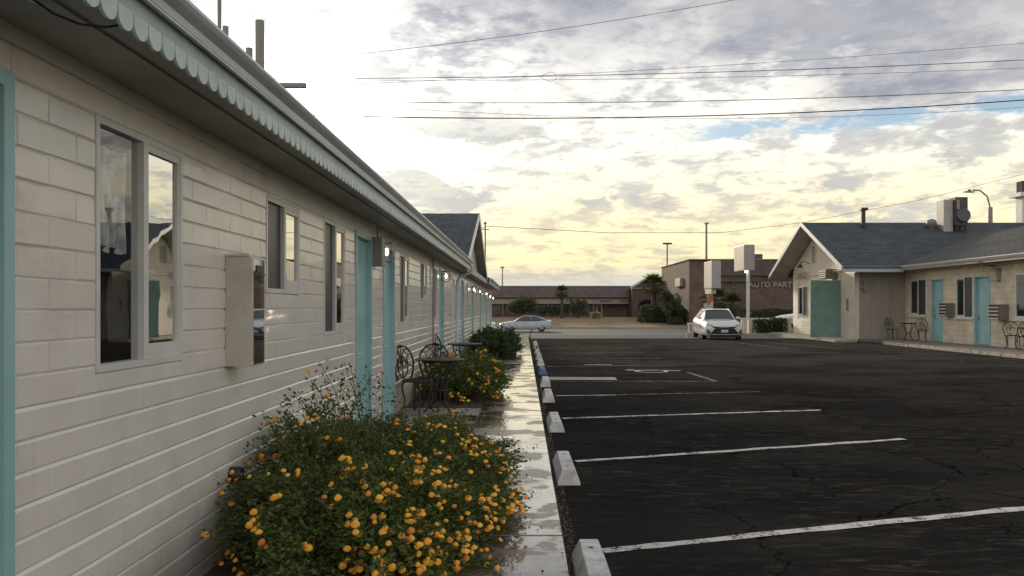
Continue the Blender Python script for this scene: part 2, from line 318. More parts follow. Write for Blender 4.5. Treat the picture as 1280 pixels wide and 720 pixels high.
PANEM = mirror_mat('coated_glass', 0.62, (0.95, 0.95, 0.93)); PANEC = mirror_mat('clear_glass', 0.05)
def carpaint(name, c): return mat(name, c, 0.28, coat=0.8, spec=0.5)

# ------------------------------------------------------------------ mesh helpers
class MB:
    def __init__(s, mp=None): s.v = []; s.f = []; s.mp = mp
    def add(s, vs, fs):
        o = len(s.v)
        s.v += [tuple(s.mp(*q)) if s.mp else tuple(q) for q in vs]; s.f += [tuple(o + i for i in f) for f in fs]
    def box(s, x0, x1, y0, y1, z0, z1):
        s.add([(x0, y0, z0), (x1, y0, z0), (x1, y1, z0), (x0, y1, z0), (x0, y0, z1), (x1, y0, z1), (x1, y1, z1), (x0, y1, z1)],
              [(0, 3, 2, 1), (4, 5, 6, 7), (0, 1, 5, 4), (1, 2, 6, 5), (2, 3, 7, 6), (3, 0, 4, 7)]); return s
    def quad(s, a, b, c, d): s.add([a, b, c, d], [(0, 1, 2, 3)]); return s
    def prism(s, pts, ax, a0, a1):
        """extrude a closed 2-D outline along an axis: ax 0 -> pts are (y,z); 1 -> (x,z); 2 -> (x,y)"""
        f = {0: lambda p, a: (a, p[0], p[1]), 1: lambda p, a: (p[0], a, p[1]), 2: lambda p, a: (p[0], p[1], a)}[ax]
        n = len(pts)
        s.add([f(p, a0) for p in pts] + [f(p, a1) for p in pts],
              [tuple(range(n))[::-1], tuple(range(n, 2 * n))] + [(i, (i + 1) % n, n + (i + 1) % n, n + i) for i in range(n)]); return s
    def tube(s, pts, r, n=6, cap=True):
        pts = [Vector(p) for p in pts]; rs = r if isinstance(r, (list, tuple)) else [r] * len(pts)
        vs, fs = [], []; prev = None
        for i, p in enumerate(pts):
            d = (pts[min(i + 1, len(pts) - 1)] - pts[max(i - 1, 0)]).normalized()
            u = prev - d * prev.dot(d) if prev is not None else d.orthogonal()
            if u.length < 1e-6: u = d.orthogonal()
            u.normalize(); w = d.cross(u); prev = u
            for k in range(n):
                a = 2 * math.pi * k / n; vs.append(p + (u * math.cos(a) + w * math.sin(a)) * rs[i])
        for i in range(len(pts) - 1):
            for k in range(n): fs.append((i * n + k, i * n + (k + 1) % n, (i + 1) * n + (k + 1) % n, (i + 1) * n + k))
        if cap: fs += [tuple(range(n))[::-1], tuple(range((len(pts) - 1) * n, len(pts) * n))]
        s.add(vs, fs); return s
    def lathe(s, prof, c=(0, 0, 0), n=16, axis='z', cap=True):
        vs, fs = [], []
        for r, h in prof:
            for k in range(n):
                a = 2 * math.pi * k / n; q = (r * math.cos(a), r * math.sin(a), h)
                if axis == 'x': q = (q[2], q[0], q[1])
                if axis == 'y': q = (q[0], q[2], q[1])
                vs.append((c[0] + q[0], c[1] + q[1], c[2] + q[2]))
        for i in range(len(prof) - 1):
            for k in range(n): fs.append((i * n + k, i * n + (k + 1) % n, (i + 1) * n + (k + 1) % n, (i + 1) * n + k))
        if cap: fs += [tuple(range(n))[::-1], tuple(range((len(prof) - 1) * n, len(prof) * n))]
        s.add(vs, fs); return s
    def mesh(s, name, m, smooth=False, bevel=0, fix=True):
        me = bpy.data.meshes.new(name); me.from_pydata(s.v, [], s.f)
        bm = bmesh.new(); bm.from_mesh(me)
        if fix: bmesh.ops.recalc_face_normals(bm, faces=bm.faces)
        if bevel: bmesh.ops.bevel(bm, geom=[e for e in bm.edges if len(e.link_faces) == 2 and e.calc_face_angle(0) > 0.5], offset=bevel, segments=2, affect='EDGES', profile=0.6)
        bm.to_mesh(me); bm.free()
        if m: me.materials.append(m)
        if smooth: me.polygons.foreach_set('use_smooth', [True] * len(me.polygons))
        return me
    def build(s, name, m, parent=None, smooth=False, bevel=0, loc=None, fix=True, **props):
        """vertices are given in world (or parent) coordinates"""
        me = s.mesh(name, m, smooth, bevel, fix)
        return link(name, me, parent, loc, **props)
def link(name, me, parent=None, loc=None, rot=None, **props):
    o = bpy.data.objects.new(name, me); COL.objects.link(o)
    if parent is not None: o.parent = parent
    if loc is not None: o.location = loc
    if rot is not None: o.rotation_euler = rot
    for k, v in props.items():
        if v is not None: o[k] = v
    return o
def thing(name, label, cat, loc=(0, 0, 0), rz=0.0, group=None):
    o = bpy.data.objects.new(name, None); COL.objects.link(o); o.empty_display_size = 0.2
    o.location = loc; o.rotation_euler = (0, 0, rz); o['label'] = label; o['category'] = cat
    if group: o['group'] = group
    return o
def one(mb, name, m, label, cat, group=None, origin=None, **kw):
    """a thing that is a single mesh; vertices get re-based on its origin"""
    vs = np.array(mb.v)
    if origin is None: origin = ((vs[:, 0].min() + vs[:, 0].max()) / 2, (vs[:, 1].min() + vs[:, 1].max()) / 2, vs[:, 2].min())
    mb.v = [tuple(q) for q in (vs - np.array(origin))]
    return mb.build(name, m, loc=origin, label=label, category=cat, group=group, **kw)
def struct(mb, name, m, parent=None, **kw):
    if parent is None: kw['kind'] = 'structure'
    return mb.build(name, m, parent, **kw)
def copy_tree(o, parent=None):
    c = o.copy(); COL.objects.link(c)
    if parent is not None: c.parent = parent
    for ch in list(o.children): copy_tree(ch, c)
    return c
def grid_mesh(name, m, xs, ys, zf, **kw):
    vs = [(x, y, zf(x, y)) for y in ys for x in xs]; nx = len(xs)
    fs = [(j * nx + i, j * nx + i + 1, (j + 1) * nx + i + 1, (j + 1) * nx + i) for j in range(len(ys) - 1) for i in range(nx - 1)]
    b = MB(); b.v = vs; b.f = fs
    return b.build(name, m, fix=False, **kw)

# ------------------------------------------------------------------ ground
def smooth(t): t = max(0, min(1, t)); return t * t * (3 - 2 * t)
def gz(y):
    if y < 34: return 0.0
    if y < 62: return -0.75 * smooth((y - 34) / 28) if y > 34 else 0
    if y < 80.5: return -0.75
    if y < 98: return -0.62 + 0.74 * smooth((y - 80.5) / 17.5)
    return 0.12
ys = [-30, -10, 0, 15, 30, 34, 37, 40, 43, 46, 49, 52, 55, 58, 61, 64, 70, 79, 80.4, 83, 86, 89, 92, 95, 98, 105, 130, 200, 400, 900, 3000]
xs = [-2500, -800, -250, -90, -40, -15, 0, 15, 40, 90, 250, 800, 2500]
grid_mesh('ground', EARTH, xs, ys, lambda x, y: gz(y) - 0.06, kind='structure')
lot_ys = list(np.arange(-6, 34, 4)) + [34, 36, 38, 40, 42, 44, 46, 48, 50, 52]
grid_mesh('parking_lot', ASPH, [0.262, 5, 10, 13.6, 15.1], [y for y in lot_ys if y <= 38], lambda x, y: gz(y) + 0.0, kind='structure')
grid_mesh('driveway_apron', mat('apron_concrete', (0.075, 0.07, 0.065), 0.8, (0.05, 0.047, 0.044), 1.2, 6, stretch=(.2, 1, 1)), [-30, -10, 0, 10, 20, 45], [38.02, 40, 43, 46, 49, 52, 55, 58, 60.6], lambda x, y: gz(y) + 0.002, kind='structure')
grid_mesh('street', ROAD, [-120, -40, 0, 40, 120], [60.9, 64, 70, 76, 80.2], lambda x, y: gz(y) + 0.004, kind='structure')
b = MB(); b.box(-120, 120, 60.6, 60.9, -0.9, -0.70); struct(b, 'near_kerb', CONC)
b = MB(); b.box(-120, 120, 80.2, 80.5, -0.9, -0.58); struct(b, 'far_kerb', CONC)
b = MB(); b.box(-60, 60, 44.0, 44.9, -.9, gz(44.4) + .05); struct(b, 'pavement', mat('pavement_concrete', (.16, .145, .12), .8, (.12, .11, .095), 2))
b = MB()
for i in range(-12, 13): b.box(i * 9, i * 9 + 3, 70.45, 70.57, -0.744, -0.742)
struct(b, 'lane_marking', PAINTW)
gys = list(np.linspace(80.5, 104, 14))
grid_mesh('grass_verge', GRASS, list(np.linspace(-60, 60, 25)), gys, lambda x, y: gz(y) + 0.02 + 0.05 * math.sin(x * .7 + y), kind='structure')
# far hills
b = MB(); n = 60
hv = [(-900 + i * 30, 2600, max(2, 26 * math.exp(-((i - 37) / 6.0) ** 2) + 10 * math.sin(i * .5) + 8)) for i in range(n)]
vs = [(x, y, -1) for x, y, z in hv] + hv + [(x, y + 500, -1) for x, y, z in hv]
b.add(vs, [(i, i + 1, n + i + 1, n + i) for i in range(n - 1)] + [(n + i, n + i + 1, 2 * n + i + 1, 2 * n + i) for i in range(n - 1)])
struct(b, 'hills', mat('far_hills', (.30, .30, .31), 1.0))

# soil of the beds, walkway slabs
b = MB()
b.box(-1.75, -0.62, 3.0, 7.96, -.05, .03); b.box(-1.75, -0.62, 11.35, 15.0, -.05, .03); b.box(-1.75, -0.62, 20.5, 27.0, -.05, .03)
struct(b, 'planting_bed', SOIL)
walk = struct(MB().box(-1.755, 0.235, -3, 43.2, -.12, .012), 'walkway', CONC)
joints = [-3.0, -1.1, 0.9, 2.9, 4.92, 7.97, 10.39, 13.4, 16.4, 19.4, 22.4, 25.4, 28.4, 31.4, 34.4, 37.4, 40.4, 43.2]
for i in range(len(joints) - 1):
    y0, y1 = joints[i] + .007, joints[i + 1] - .007
    MB().box(-0.60, 0.25, y0, y1, 0, .04 + rnd.uniform(-.002, .002)).build('slab', WET, walk, bevel=.005)
    if not any(a < (y0 + y1) / 2 < c for a, c in ((2.95, 7.96), (11.3, 15.0), (20.5, 27.0))):
        MB().box(-1.75, -0.614, y0, y1, 0, .04 + rnd.uniform(-.002, .002)).build('slab', WET, walk, bevel=.005)
MB().box(0.2505, 0.262, -3, 43, -.05, .02).build('edge_board', mat('edge_gap', (.03, .028, .025), .9), walk)
# gravel strip between the walk and the wheel stops
grv = []
for i in range(2600):
    x = rnd.uniform(.262, .335); y = 2 + 14 * rnd.random() ** 1.6; r = rnd.uniform(.002, .006)
    grv.append((x, y, .002, r))
b = MB()
for x, y, z, r in grv:
    b.add([(x - r, y - r, z), (x + r, y - r, z), (x + r * .8, y + r, z), (x - r, y + r * .7, z), (x, y, z + r * 1.4)], [(0, 1, 4), (1, 2, 4), (2, 3, 4), (3, 0, 4)])
b.build('gravel', mat('gravel', (.16, .13, .11), .9, (.08, .07, .065), 60), kind='stuff', label='loose gravel along the edge of the walkway', category='gravel', fix=False)

# ------------------------------------------------------------------ parking markings
def strip(pts, w, z=0.004):
    """ragged painted strip through points"""
    P = []; 
    for (x0, y0), (x1, y1) in zip(pts[:-1], pts[1:]):
        n = max(2, int(math.hypot(x1 - x0, y1 - y0) / .12))
        P += [(x0 + (x1 - x0) * i / n, y0 + (y1 - y0) * i / n) for i in range(n)]
    P.append(pts[-1]); vs = []
    for i, (x, y) in enumerate(P):
        a = P[max(0, i - 1)]; c = P[min(len(P) - 1, i + 1)]; dx, dy = c[0] - a[0], c[1] - a[1]; L = math.hypot(dx, dy)
        nx, ny = -dy / L, dx / L; j = .006 * math.sin(i * .8) + rnd.uniform(-.003, .003)
        wa = w / 2 + rnd.uniform(-.012, .008)
        vs += [(x + nx * (wa + j), y + ny * (wa + j), gz(y) + z), (x - nx * (wa - j), y - ny * (wa - j), gz(y) + z)]
    b = MB(); b.add(vs, [(2 * i, 2 * i + 1, 2 * i + 3, 2 * i + 2) for i in range(len(P) - 1)]); return b
lines = [([(.49, 4.72), (2.0, 5.2), (4.3, 5.90), (6.5, 6.55)], .10, PAINT), ([(.51, 7.47), (4.33, 8.74)], .095, PAINT),
         ([(.53, 10.36), (4.33, 11.2)], .09, PAINT), ([(.55, 13.0), (1.58, 13.12)], .09, PAINT), ([(1.6, 13.13), (4.2, 13.62)], .07, PAINTW),
         ([(.55, 15.6), (3.88, 15.52)], .07, PAINTW), ([(3.90, 15.5), (3.78, 17.7)], .09, PAINTW), ([(1.6, 20.0), (2.3, 20.02)], .28, PAINTW),
         ([(.55, 19.4), (4.0, 19.9)], .08, PAINTW), ([(.6, 22.1), (4, 22.5)], .08, PAINTW), ([(.6, 24.9), (4, 25.3)], .08, PAINTW), ([(.6, 27.8), (4, 28.2)], .08, PAINTW),
         ([(8.9, 34.3), (9.5, 27.6)], .10, PAINTW), ([(10.4, 33.2), (11.4, 27.4)], .10, PAINTW), ([(12.1, 21.3), (14.9, 20.3)], .09, PAINTW), ([(12.0, 25.5), (14.9, 24.6)], .09, PAINTW)]
for pts, w, m in lines: strip(pts, w).build('stall_line', m, kind='structure', fix=False)
strip([(.52, 16.18), (1.95, 16.12)], .62).build('stall_line', paint_mat('thick_paint', (.36, .34, .30), .36), kind='structure', fix=False)
# accessible-parking symbol, worn
b = MB()
def disc(cx, cy, r0, r1, a0, a1, n=18):
    vs = []; 
    for i in range(n + 1):
        a = a0 + (a1 - a0) * i / n; vs += [(cx + r0 * math.cos(a), cy + r0 * math.sin(a), .004), (cx + r1 * math.cos(a), cy + r1 * math.sin(a), .004)]
    b.add(vs, [(2 * i, 2 * i + 1, 2 * i + 3, 2 * i + 2) for i in range(n)])
disc(3.0, 18.0, .30, .40, R(120), R(400)); disc(2.55, 18.35, 0.01, .12, 0, R(360))
b.add([(2.6, 18.25, .0042), (2.68, 18.15, .0042), (3.1, 18.2, .0042), (3.1, 18.34, .0042)], [(0, 1, 2, 3)])
b.add([(3.1, 18.34, .0042), (3.1, 18.2, .0042), (3.7, 18.05, .0042), (3.72, 18.2, .0042)], [(0, 1, 2, 3)])
b.build('painted_symbol', paint_mat('symbol_paint', (.42, .40, .36), .40), kind='structure', fix=False)

# ------------------------------------------------------------------ wheel stops
def stop_mesh(m):
    b = MB(); L = .93
    b.prism([(-.098, 0), (-.095, .03), (-.055, .13), (.055, .13), (.095, .03), (.098, 0)], 1, 0, L)
    vs = [list(v) for v in b.v]
    for v in vs:
        if v[2] > .1: v[1] = .045 if v[1] < .1 else L - .045
    b.v = [tuple(v) for v in vs]
    return b.mesh('wheel_stop', m, bevel=.008)
ms_, mb_ = stop_mesh(STOPM), stop_mesh(STOPB)
desc = ['nearest white wheel stop, cut by the bottom of the photo', 'white wheel stop, second from the camera', 'chipped white wheel stop, third from the camera', 'small white wheel stop, fourth from the camera',
        'white wheel stop just before the blue one', 'blue painted wheel stop beside the thick white band', 'white wheel stop just beyond the blue one', 'distant white wheel stop, second beyond the blue one',
        'distant white wheel stop, third beyond the blue one', 'distant white wheel stop, fourth beyond the blue one', 'farthest white wheel stop at the end of the walkway']
for i, (y, x) in enumerate(zip([3.66, 6.45, 9.18, 12.05, 14.4, 17.0, 19.6, 21.9, 24.4, 27.6, 30.4], [.39, .385, .40, .40, .42, .44, .45, .45, .46, .47, .48])):
    s = link('wheel_stop', mb_ if i == 5 else ms_, loc=(x, y, 0.001), rot=(0, 0, R(rnd.uniform(-1.2, 1.2))), label=desc[i], category='wheel stop', group='wheel stops along the walkway')
    for yy in (.2, .72):
        MB().lathe([(.014, 0), (.014, .003)], (0, yy, .1305), 8).build('pin_hole', BLACKP, s)

# ------------------------------------------------------------------ facades
def FX(X, s):  # facade along Y at x = X facing s*X ; coords (a=y, d=outward, z)
    return lambda a, d, z: (X + s * d, a, z)
def FY(Y):     # facade along X facing -Y
    return lambda a, d, z: (a, Y - d, z)
def wall_sheet(mp, a0, a1, z0, z1, ops, depth):
    """front plane with openings and their reveals"""
    As = sorted({a0, a1, *[o[0] for o in ops], *[o[1] for o in ops]}); Zs = sorted({z0, z1, *[o[2] for o in ops], *[o[3] for o in ops]})
    b = MB(mp)
    for i in range(len(As) - 1):
        for j in range(len(Zs) - 1):
            ca, cz = (As[i] + As[i + 1]) / 2, (Zs[j] + Zs[j + 1]) / 2
            if any(o[0] < ca < o[1] and o[2] < cz < o[3] for o in ops): continue
            b.quad((As[i], 0, Zs[j]), (As[i + 1], 0, Zs[j]), (As[i + 1], 0, Zs[j + 1]), (As[i], 0, Zs[j + 1]))
    for o in ops:
        p, q, r, s = o[:4]; D = -depth
        b.quad((p, 0, r), (p, D, r), (p, D, s), (p, 0, s)); b.quad((q, 0, r), (q, D, r), (q, D, s), (q, 0, s))
        b.quad((p, 0, s), (p, D, s), (q, D, s), (q, 0, s)); b.quad((p, 0, r), (p, D, r), (q, D, r), (q, 0, r))
    b.quad((a0, 0, z1), (a1, 0, z1), (a1, -depth, z1), (a0, -depth, z1))
    b.quad((a0, 0, z0), (a0, -depth, z0), (a0, -depth, z1), (a0, 0, z1)); b.quad((a1, 0, z0), (a1, -depth, z0), (a1, -depth, z1), (a1, 0, z1))
    return b
def block_field(parent, mp_x, a0, a1, z0, z1, ops, ch, bl, indiv, sgn=1):
    """slump blocks laid in courses on the plane x = mp_x; those with centre y inside `indiv` are objects"""
    def blk(L, H, seed, filled=False):
        r = random.Random(seed); b = MB(); c = .0085; cv = .0008 if filled else .0035; pr = .010; xo = .0085 if filled else .001; ct = .0125 if filled else .0085; j = lambda: r.uniform(-.0010, .0010)
        e = .0 if filled else .0005; o = [(.001, -L / 2 + e, -H / 2 + .001), (.001, L / 2 - e, -H / 2 + .001), (.0, L / 2 - e, H / 2 - .001), (.0, -L / 2 + e, H / 2 - .001)]
        if filled: j = lambda: r.uniform(-.0005, .0005)
        k = [(pr + j() - .002, -L / 2 + cv + j(), -H / 2 + c + j() * 1.5), (pr + j() - .002, L / 2 - cv + j(), -H / 2 + c + j() * 1.5), (pr + j() - .002, L / 2 - cv + j(), H / 2 - ct + j() * 1.5), (pr + j() - .002, -L / 2 + cv + j(), H / 2 - ct + j() * 1.5)]
        tl = r.uniform(-.02, .02); k = [(pr - .002 + tl * z_, y_, z_) for x_, y_, z_ in k]
        km = [tuple((k[i][q] + k[(i + 1) % 4][q]) / 2 + (j() * .8 if q == 2 else 0) for q in range(3)) for i in range(4)]; mt = (pr - .002, 0, 0)
        v = o + k + km + [mt]
        f = [(0, 1, 5, 8, 4), (1, 2, 6, 9, 5), (2, 3, 7, 10, 6), (3, 0, 4, 11, 7), (4, 8, 12, 11), (8, 5, 9, 12), (9, 6, 10, 12), (10, 7, 11, 12)]
        b.v = [(sgn * x, y, z) for x, y, z in v]; b.f = f if sgn > 0 else [q[::-1] for q in f]; return b
    H = ch - .0
    protos = []
    for s in range(7):
        protos.append((blk(bl, H, s).mesh('block', WALL, fix=False), blk(bl, H, s + .5, True).mesh('block', WALL, fix=False)))
    rest = MB(); count = 0; nrow = int(round((z1 - z0) / ch))
    for r in range(nrow):
        zc0 = z0 + r * ch; zc1 = zc0 + ch; zc = (zc0 + zc1) / 2; off = (r % 2) * bl / 2
        a = a0 - bl + off
        while a < a1:
            p, q = max(a, a0), min(a + bl, a1); a += bl
            if q - p < .03: continue
            segs = [(p, q, zc0, zc1)]
            for o in ops:
                ns = []
                for (p1, q1, r1, s1) in segs:
                    if o[1] <= p1 or o[0] >= q1 or o[3] <= r1 or o[2] >= s1: ns.append((p1, q1, r1, s1)); continue
                    if o[0] > p1: ns.append((p1, o[0], r1, s1))
                    if o[1] < q1: ns.append((o[1], q1, r1, s1))
                    lo, hi = max(p1, o[0]), min(q1, o[1])
                    if o[2] > r1 + .02: ns.append((lo, hi, r1, o[2]))
                    if o[3] < s1 - .02: ns.append((lo, hi, o[3], s1))
                segs = ns
            for (p1, q1, r1, s1) in segs:
                if q1 - p1 < .02 or s1 - r1 < .015: continue
                full = abs(q1 - p1 - bl) < 1e-6 and abs(s1 - r1 - ch) < 1e-6
                yc, zm = (p1 + q1) / 2, (r1 + s1) / 2; dx = rnd.uniform(-.0006, .0006) + .002 * math.sin(r * 2.3) if zm < 1.2 else rnd.uniform(-.0018, .0018)
                if indiv and indiv[0] < yc < indiv[1] and count < 300:
                    low = zm < 1.2; me = rnd.choice(protos)[low] if full else blk(q1 - p1, s1 - r1, rnd.random(), low).mesh('block', WALL, fix=False)
                    link('block', me, parent, (mp_x + sgn * dx, yc, zm)); count += 1
                else:
                    if yc > 26 and not full and q1 - p1 < .06: continue
                    bb = blk(q1 - p1, s1 - r1, rnd.random(), zm < 1.2)
                    rest.add([(x + mp_x + sgn * dx, y + yc, z + zm) for x, y, z in bb.v], bb.f)
    if rest.v: rest.build('block_courses', WALL, parent, kind='stuff', fix=False)
    return count

def window(parent, mp, a0, a1, z0, z1, slider=True, curtain=False, coat=True, d=0.012, opened=0, colr=None):
    """frame (the window object) > sash, pane, screen, curtain, interior. Pane nearer the camera (low a) is the screened one."""
    fw = .028; b = MB(mp)
    b.box(a0, a0 + fw, -.05, d, z0, z1); b.box(a1 - fw, a1, -.05, d, z0, z1)
    b.box(a0 + fw, a1 - fw, -.05, d, z1 - fw, z1); b.box(a0 + fw, a1 - fw, -.05, d, z0, z0 + fw * 1.1)
    w = b.build('window', colr or WHITE, parent)
    am = (a0 + a1) / 2 + .01
    # screened / open half
    MB(mp).box(am - .022, am + .022, -.045, d + .003, z0 + fw, z1 - fw).build('mullion', colr or WHITE, w)
    MB(mp).quad((a0 + fw, -.014, z0 + fw), (am - .022, -.014, z0 + fw), (am - .022, -.014, z1 - fw), (a0 + fw, -.014, z1 - fw)).build('screen', PANEC if curtain else SCREEN, w)
    # coated half with its sash
    s0, s1 = am + .022, a1 - fw; sw = .035; b = MB(mp)
    b.box(s0, s1, -.03, d - .004, z0 + fw, z0 + fw + sw * 2.0); b.box(s0, s1, -.03, d - .004, z1 - fw - sw, z1 - fw)
    b.box(s1 - sw * .6, s1, -.03, d - .004, z0 + fw + 2 * sw, z1 - fw - sw)
    b.build('sash', colr or WHITE, w)
    MB(mp).quad((s0, -.006, z0 + fw + 2 * sw), (s1 - sw * .6, -.006, z0 + fw + 2 * sw), (s1 - sw * .6, -.006, z1 - fw - sw), (s0, -.006, z1 - fw - sw)).build('pane', PANEM if coat else PANEC, w)
    b = MB(mp); D = -.55
    b.quad((a0, -.06, z0), (a0, D, z0), (a0, D, z1), (a0, -.06, z1)); b.quad((a1, -.06, z0), (a1, D, z0), (a1, D, z1), (a1, -.06, z1))
    b.quad((a0, D, z0), (a1, D, z0), (a1, D, z1), (a0, D, z1)); b.quad((a0, -.06, z0), (a1, -.06, z0), (a1, D, z0), (a0, D, z0)); b.quad((a0, -.06, z1), (a1, -.06, z1), (a1, D, z1), (a0, D, z1))
    b.build('interior', DARK, w)
    if curtain:
        b = MB(mp); n = 40; za, zb = z0 + .52, z1 - .10; vs = []
        for i in range(n + 1):
            a = a0 + .02 + (am - a0 - .10) * i / n; dd = -.055 + .018 * math.sin(i * .9) + .012 * math.sin(i * .37 + 1)
            for q in range(5):
                z = za + (zb - za) * q / 4; vs.append((a, dd * (1 + .15 * math.sin(q * 1.7 + i * .3)), z + (.015 * math.sin(i * .5) if q == 0 else 0)))
        b.add(vs, [(i * 5 + q, i * 5 + q + 1, (i + 1) * 5 + q + 1, (i + 1) * 5 + q) for i in range(n) for q in range(4)])
        b.build('curtain', CURT, w, smooth=True, fix=False)
    return w
def door(parent, mp, a0, a1, z0, z1, m=None, rec=.045, hand=1, num=False):
    m = m or TEAL; fw = .055; b = MB(mp)
    b.box(a0, a0 + fw, -rec - .04, .022, z0, z1); b.box(a1 - fw, a1, -rec - .04, .022, z0, z1); b.box(a0 + fw, a1 - fw, -rec - .04, .022, z1 - fw, z1)
    f = b.build('door_frame', m, parent)
    dr = MB(mp).box(a0 + fw, a1 - fw, -rec - .04, -rec, z0 + .015, z1 - fw).build('door', m, parent)
    ah = a0 + fw + .07 if hand < 0 else a1 - fw - .07
    b = MB(mp); b.box(ah - .025, ah + .025, -rec, -rec + .012, z0 + .88, z0 + 1.1); b.tube([(ah, -rec + .012, z0 + .96), (ah, -rec + .055, z0 + .96), (ah + .10 * (-1 if hand > 0 else 1), -rec + .055, z0 + .96)], .011, 6)
    b.build('handle', CHROME, dr)
    MB(mp).box(a0 + .02, a1 - .02, -rec - .05, .05, z0 - .04, z0 + .012).build('threshold', CONC, parent)
    return dr
def lantern(mp, a, z, label, group, lit=True, s=1.0):
    o = mp(a, 0, z); t = thing('wall_lantern', label, 'wall light', o, 0, group)
    L = lambda x, y, q: tuple(Vector(mp(a + x, y, z + q)) - Vector(o))
    MB(L).box(-.05 * s, .05 * s, 0, .025, -.11 * s, .12 * s).build('back_plate', GREYBOX, t)
    b = MB(L); w = .065 * s; y0, y1 = .025, .16 * s + .025
    for x in (-w, w - .008):
        for y in (y0 + .006, y1 - .008): b.box(x, x + .008, y, y + .008, -.12 * s, .09 * s)
    b.box(-w - .005, w + .005, y0 + .002, y1 + .005, .09 * s, .115 * s); b.box(-w - .003, w + .003, y0 + .002, y1 + .003, -.13 * s, -.118 * s)
    b.build('cage', GREYBOX, t)
    b = MB(L); c = (y0 + y1) / 2
    n = 8; prof = [(.008, -.045), (.02, -.03), (.026, -.005), (.022, .02), (.012, .05)]
    vs = [(r * s * math.cos(2 * math.pi * k / n), c + r * s * math.sin(2 * math.pi * k / n), h * s) for r, h in prof for k in range(n)]
    b.add(vs, [(i * n + k, i * n + (k + 1) % n, (i + 1) * n + (k + 1) % n, (i + 1) * n + k) for i in range(4) for k in range(n)] + [tuple(range(n)), tuple(range(4 * n, 5 * n))])
    b.build('bulb', BULB if lit else WHITE, t, smooth=True)
    return t

WX = -1.76                      # plane of the left wall
wl = FX(WX, 1)
# openings: a0,a1,z0,z1,kind
W1 = [(1.70, 2.63, .04, 2.30, 'd'), (3.15, 3.95, 1.23, 2.29, 'wc'), (5.24, 6.02, 1.60, 2.26, 'w'), (6.76, 7.56, 1.25, 2.28, 'w'), (8.02, 8.86, .04, 2.31, 'd'),
      (9.60, 10.44, .04, 2.30, 'd'), (10.92, 11.78, 1.26, 2.26, 'w'), (13.12, 13.98, 1.62, 2.28, 'w'), (15.1, 15.75, 1.26, 2.28, 'w'), (16.1, 16.9, .04, 2.28, 'd')]
Z0, CH, BL = 0.0, .1145, .352
ZT = 21.5 * CH                 # top of wall
near = thing('motel_building', 'long white painted block motel row with teal doors on the left, nearest the camera', 'building', (WX, 0, 0))
nl = lambda X, s: (lambda a, d, z: (X - WX + s * d, a, z))
wn = nl(WX, 1)
Y0A, Y1A = -4.0, 19.9
ops = [o[:4] for o in W1]
wall_sheet(wn, Y0A, Y1A, -.1, ZT, ops, .2).build('wall', WALL, near, fix=False)
block_field(near, 0.0, 0.2, Y1A, 0.0, 21 * CH, ops, CH, BL, (2.62, 7.75))
b = MB(wn); b.box(0.2, Y1A, .0, .010, 21 * CH + .002, ZT + .02); b.build('top_course', WALL, near)
# rest of the shell
MB().box(-8.0, -0.21, Y0A + .01, Y0A + .2, -.1, ZT).build('end_wall', WALL, near)
MB().box(-8.2, -8.0, Y0A, Y1A, -.1, ZT).build('rear_wall', WALL, near)
MB().box(-7.99, -0.21, Y1A - .2, Y1A - .001, -.1, ZT).build('end_wall', WALL, near)
for o in W1:
    if o[4] == 'd': door(near, wn, *o[:4], hand=-1)
    else: window(near, wn, *o[:4], curtain=(o[4] == 'wc'))
def eaves(parent, y0, y1, ox, indiv_trim=True, zt=0.0, box_end=True):
    """soffit, fascia, scallops, gutter, roof for a row whose wall plane is world x=WX"""
    xs_ = -1.36 - ox; zs = 2.468 + zt
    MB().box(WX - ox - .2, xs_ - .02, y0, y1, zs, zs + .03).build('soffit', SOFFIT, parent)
    MB().box(-1.49 - ox - .02, -1.49 - ox + .02, y0 + .01, y1, zs - .012, zs - .0005).build('soffit_batten', SOFFIT, parent)
    MB().box(xs_ - .02, xs_ + .006, y0, y1, zs + .0, zs + .19).build('fascia', TRIM, parent)
    # K-profile gutter
    g_ = [(xs_ + .0075, 2.588), (xs_ + .030, 2.586), (xs_ + .038, 2.592), (xs_ + .045, 2.62), (xs_ + .078, 2.64), (xs_ + .090, 2.655), (xs_ + .090, 2.668), (xs_ + .080, 2.668), (xs_ + .0075, 2.666)]
    g_ = [(x, z + zt) for x, z in g_]
    MB().prism(g_, 1, y0 - .02, y1 + .02).build('gutter', GUTTER, parent)
    MB().box(xs_ + .024, xs_ + .040, y0 - .02, y1 + .02, 2.578 + zt, 2.5855 + zt).build('gutter_lip', WHITE, parent)
    # roof
    zr = 2.64 + zt
    b = MB(); ex, rx = xs_ + .03, -5.3 - ox; rz_ = zr + (ex - rx) * .32
    b.prism([(ex, zr), (rx, rz_), (-9.6 - ox, zr + .02), (-9.6 - ox, zr + .09), (rx, rz_ + .09), (ex, zr + .04)][::-1], 1, y0 - .05, y1 + .02); b.build('roof', SHY, parent)
# scallop shape
def scallop_mesh(w=.104, h=.078):
    pts = [(-w / 2 + .003, 0)] + [(-(w / 2 - .003) * math.cos(math.pi * i / 8), -(h - .045) - .045 * math.sin(math.pi * i / 8)) for i in range(9)] + [(w / 2 - .003, 0)]
    return MB().prism(pts, 0, -.006, .006).mesh('scallop', SCAL)
SCM = scallop_mesh()
eaves(near, Y0A, Y1A, WX)
near_sc = 0
xs_ = -1.36 - WX
yy = 1.55; rest = MB()
while yy < Y1A - .05:
    link('scallop', SCM, near, (xs_ + .0135, yy, 2.513), (R(rnd.uniform(-1, 1)), 0, 0)); yy += .1045; near_sc += 1

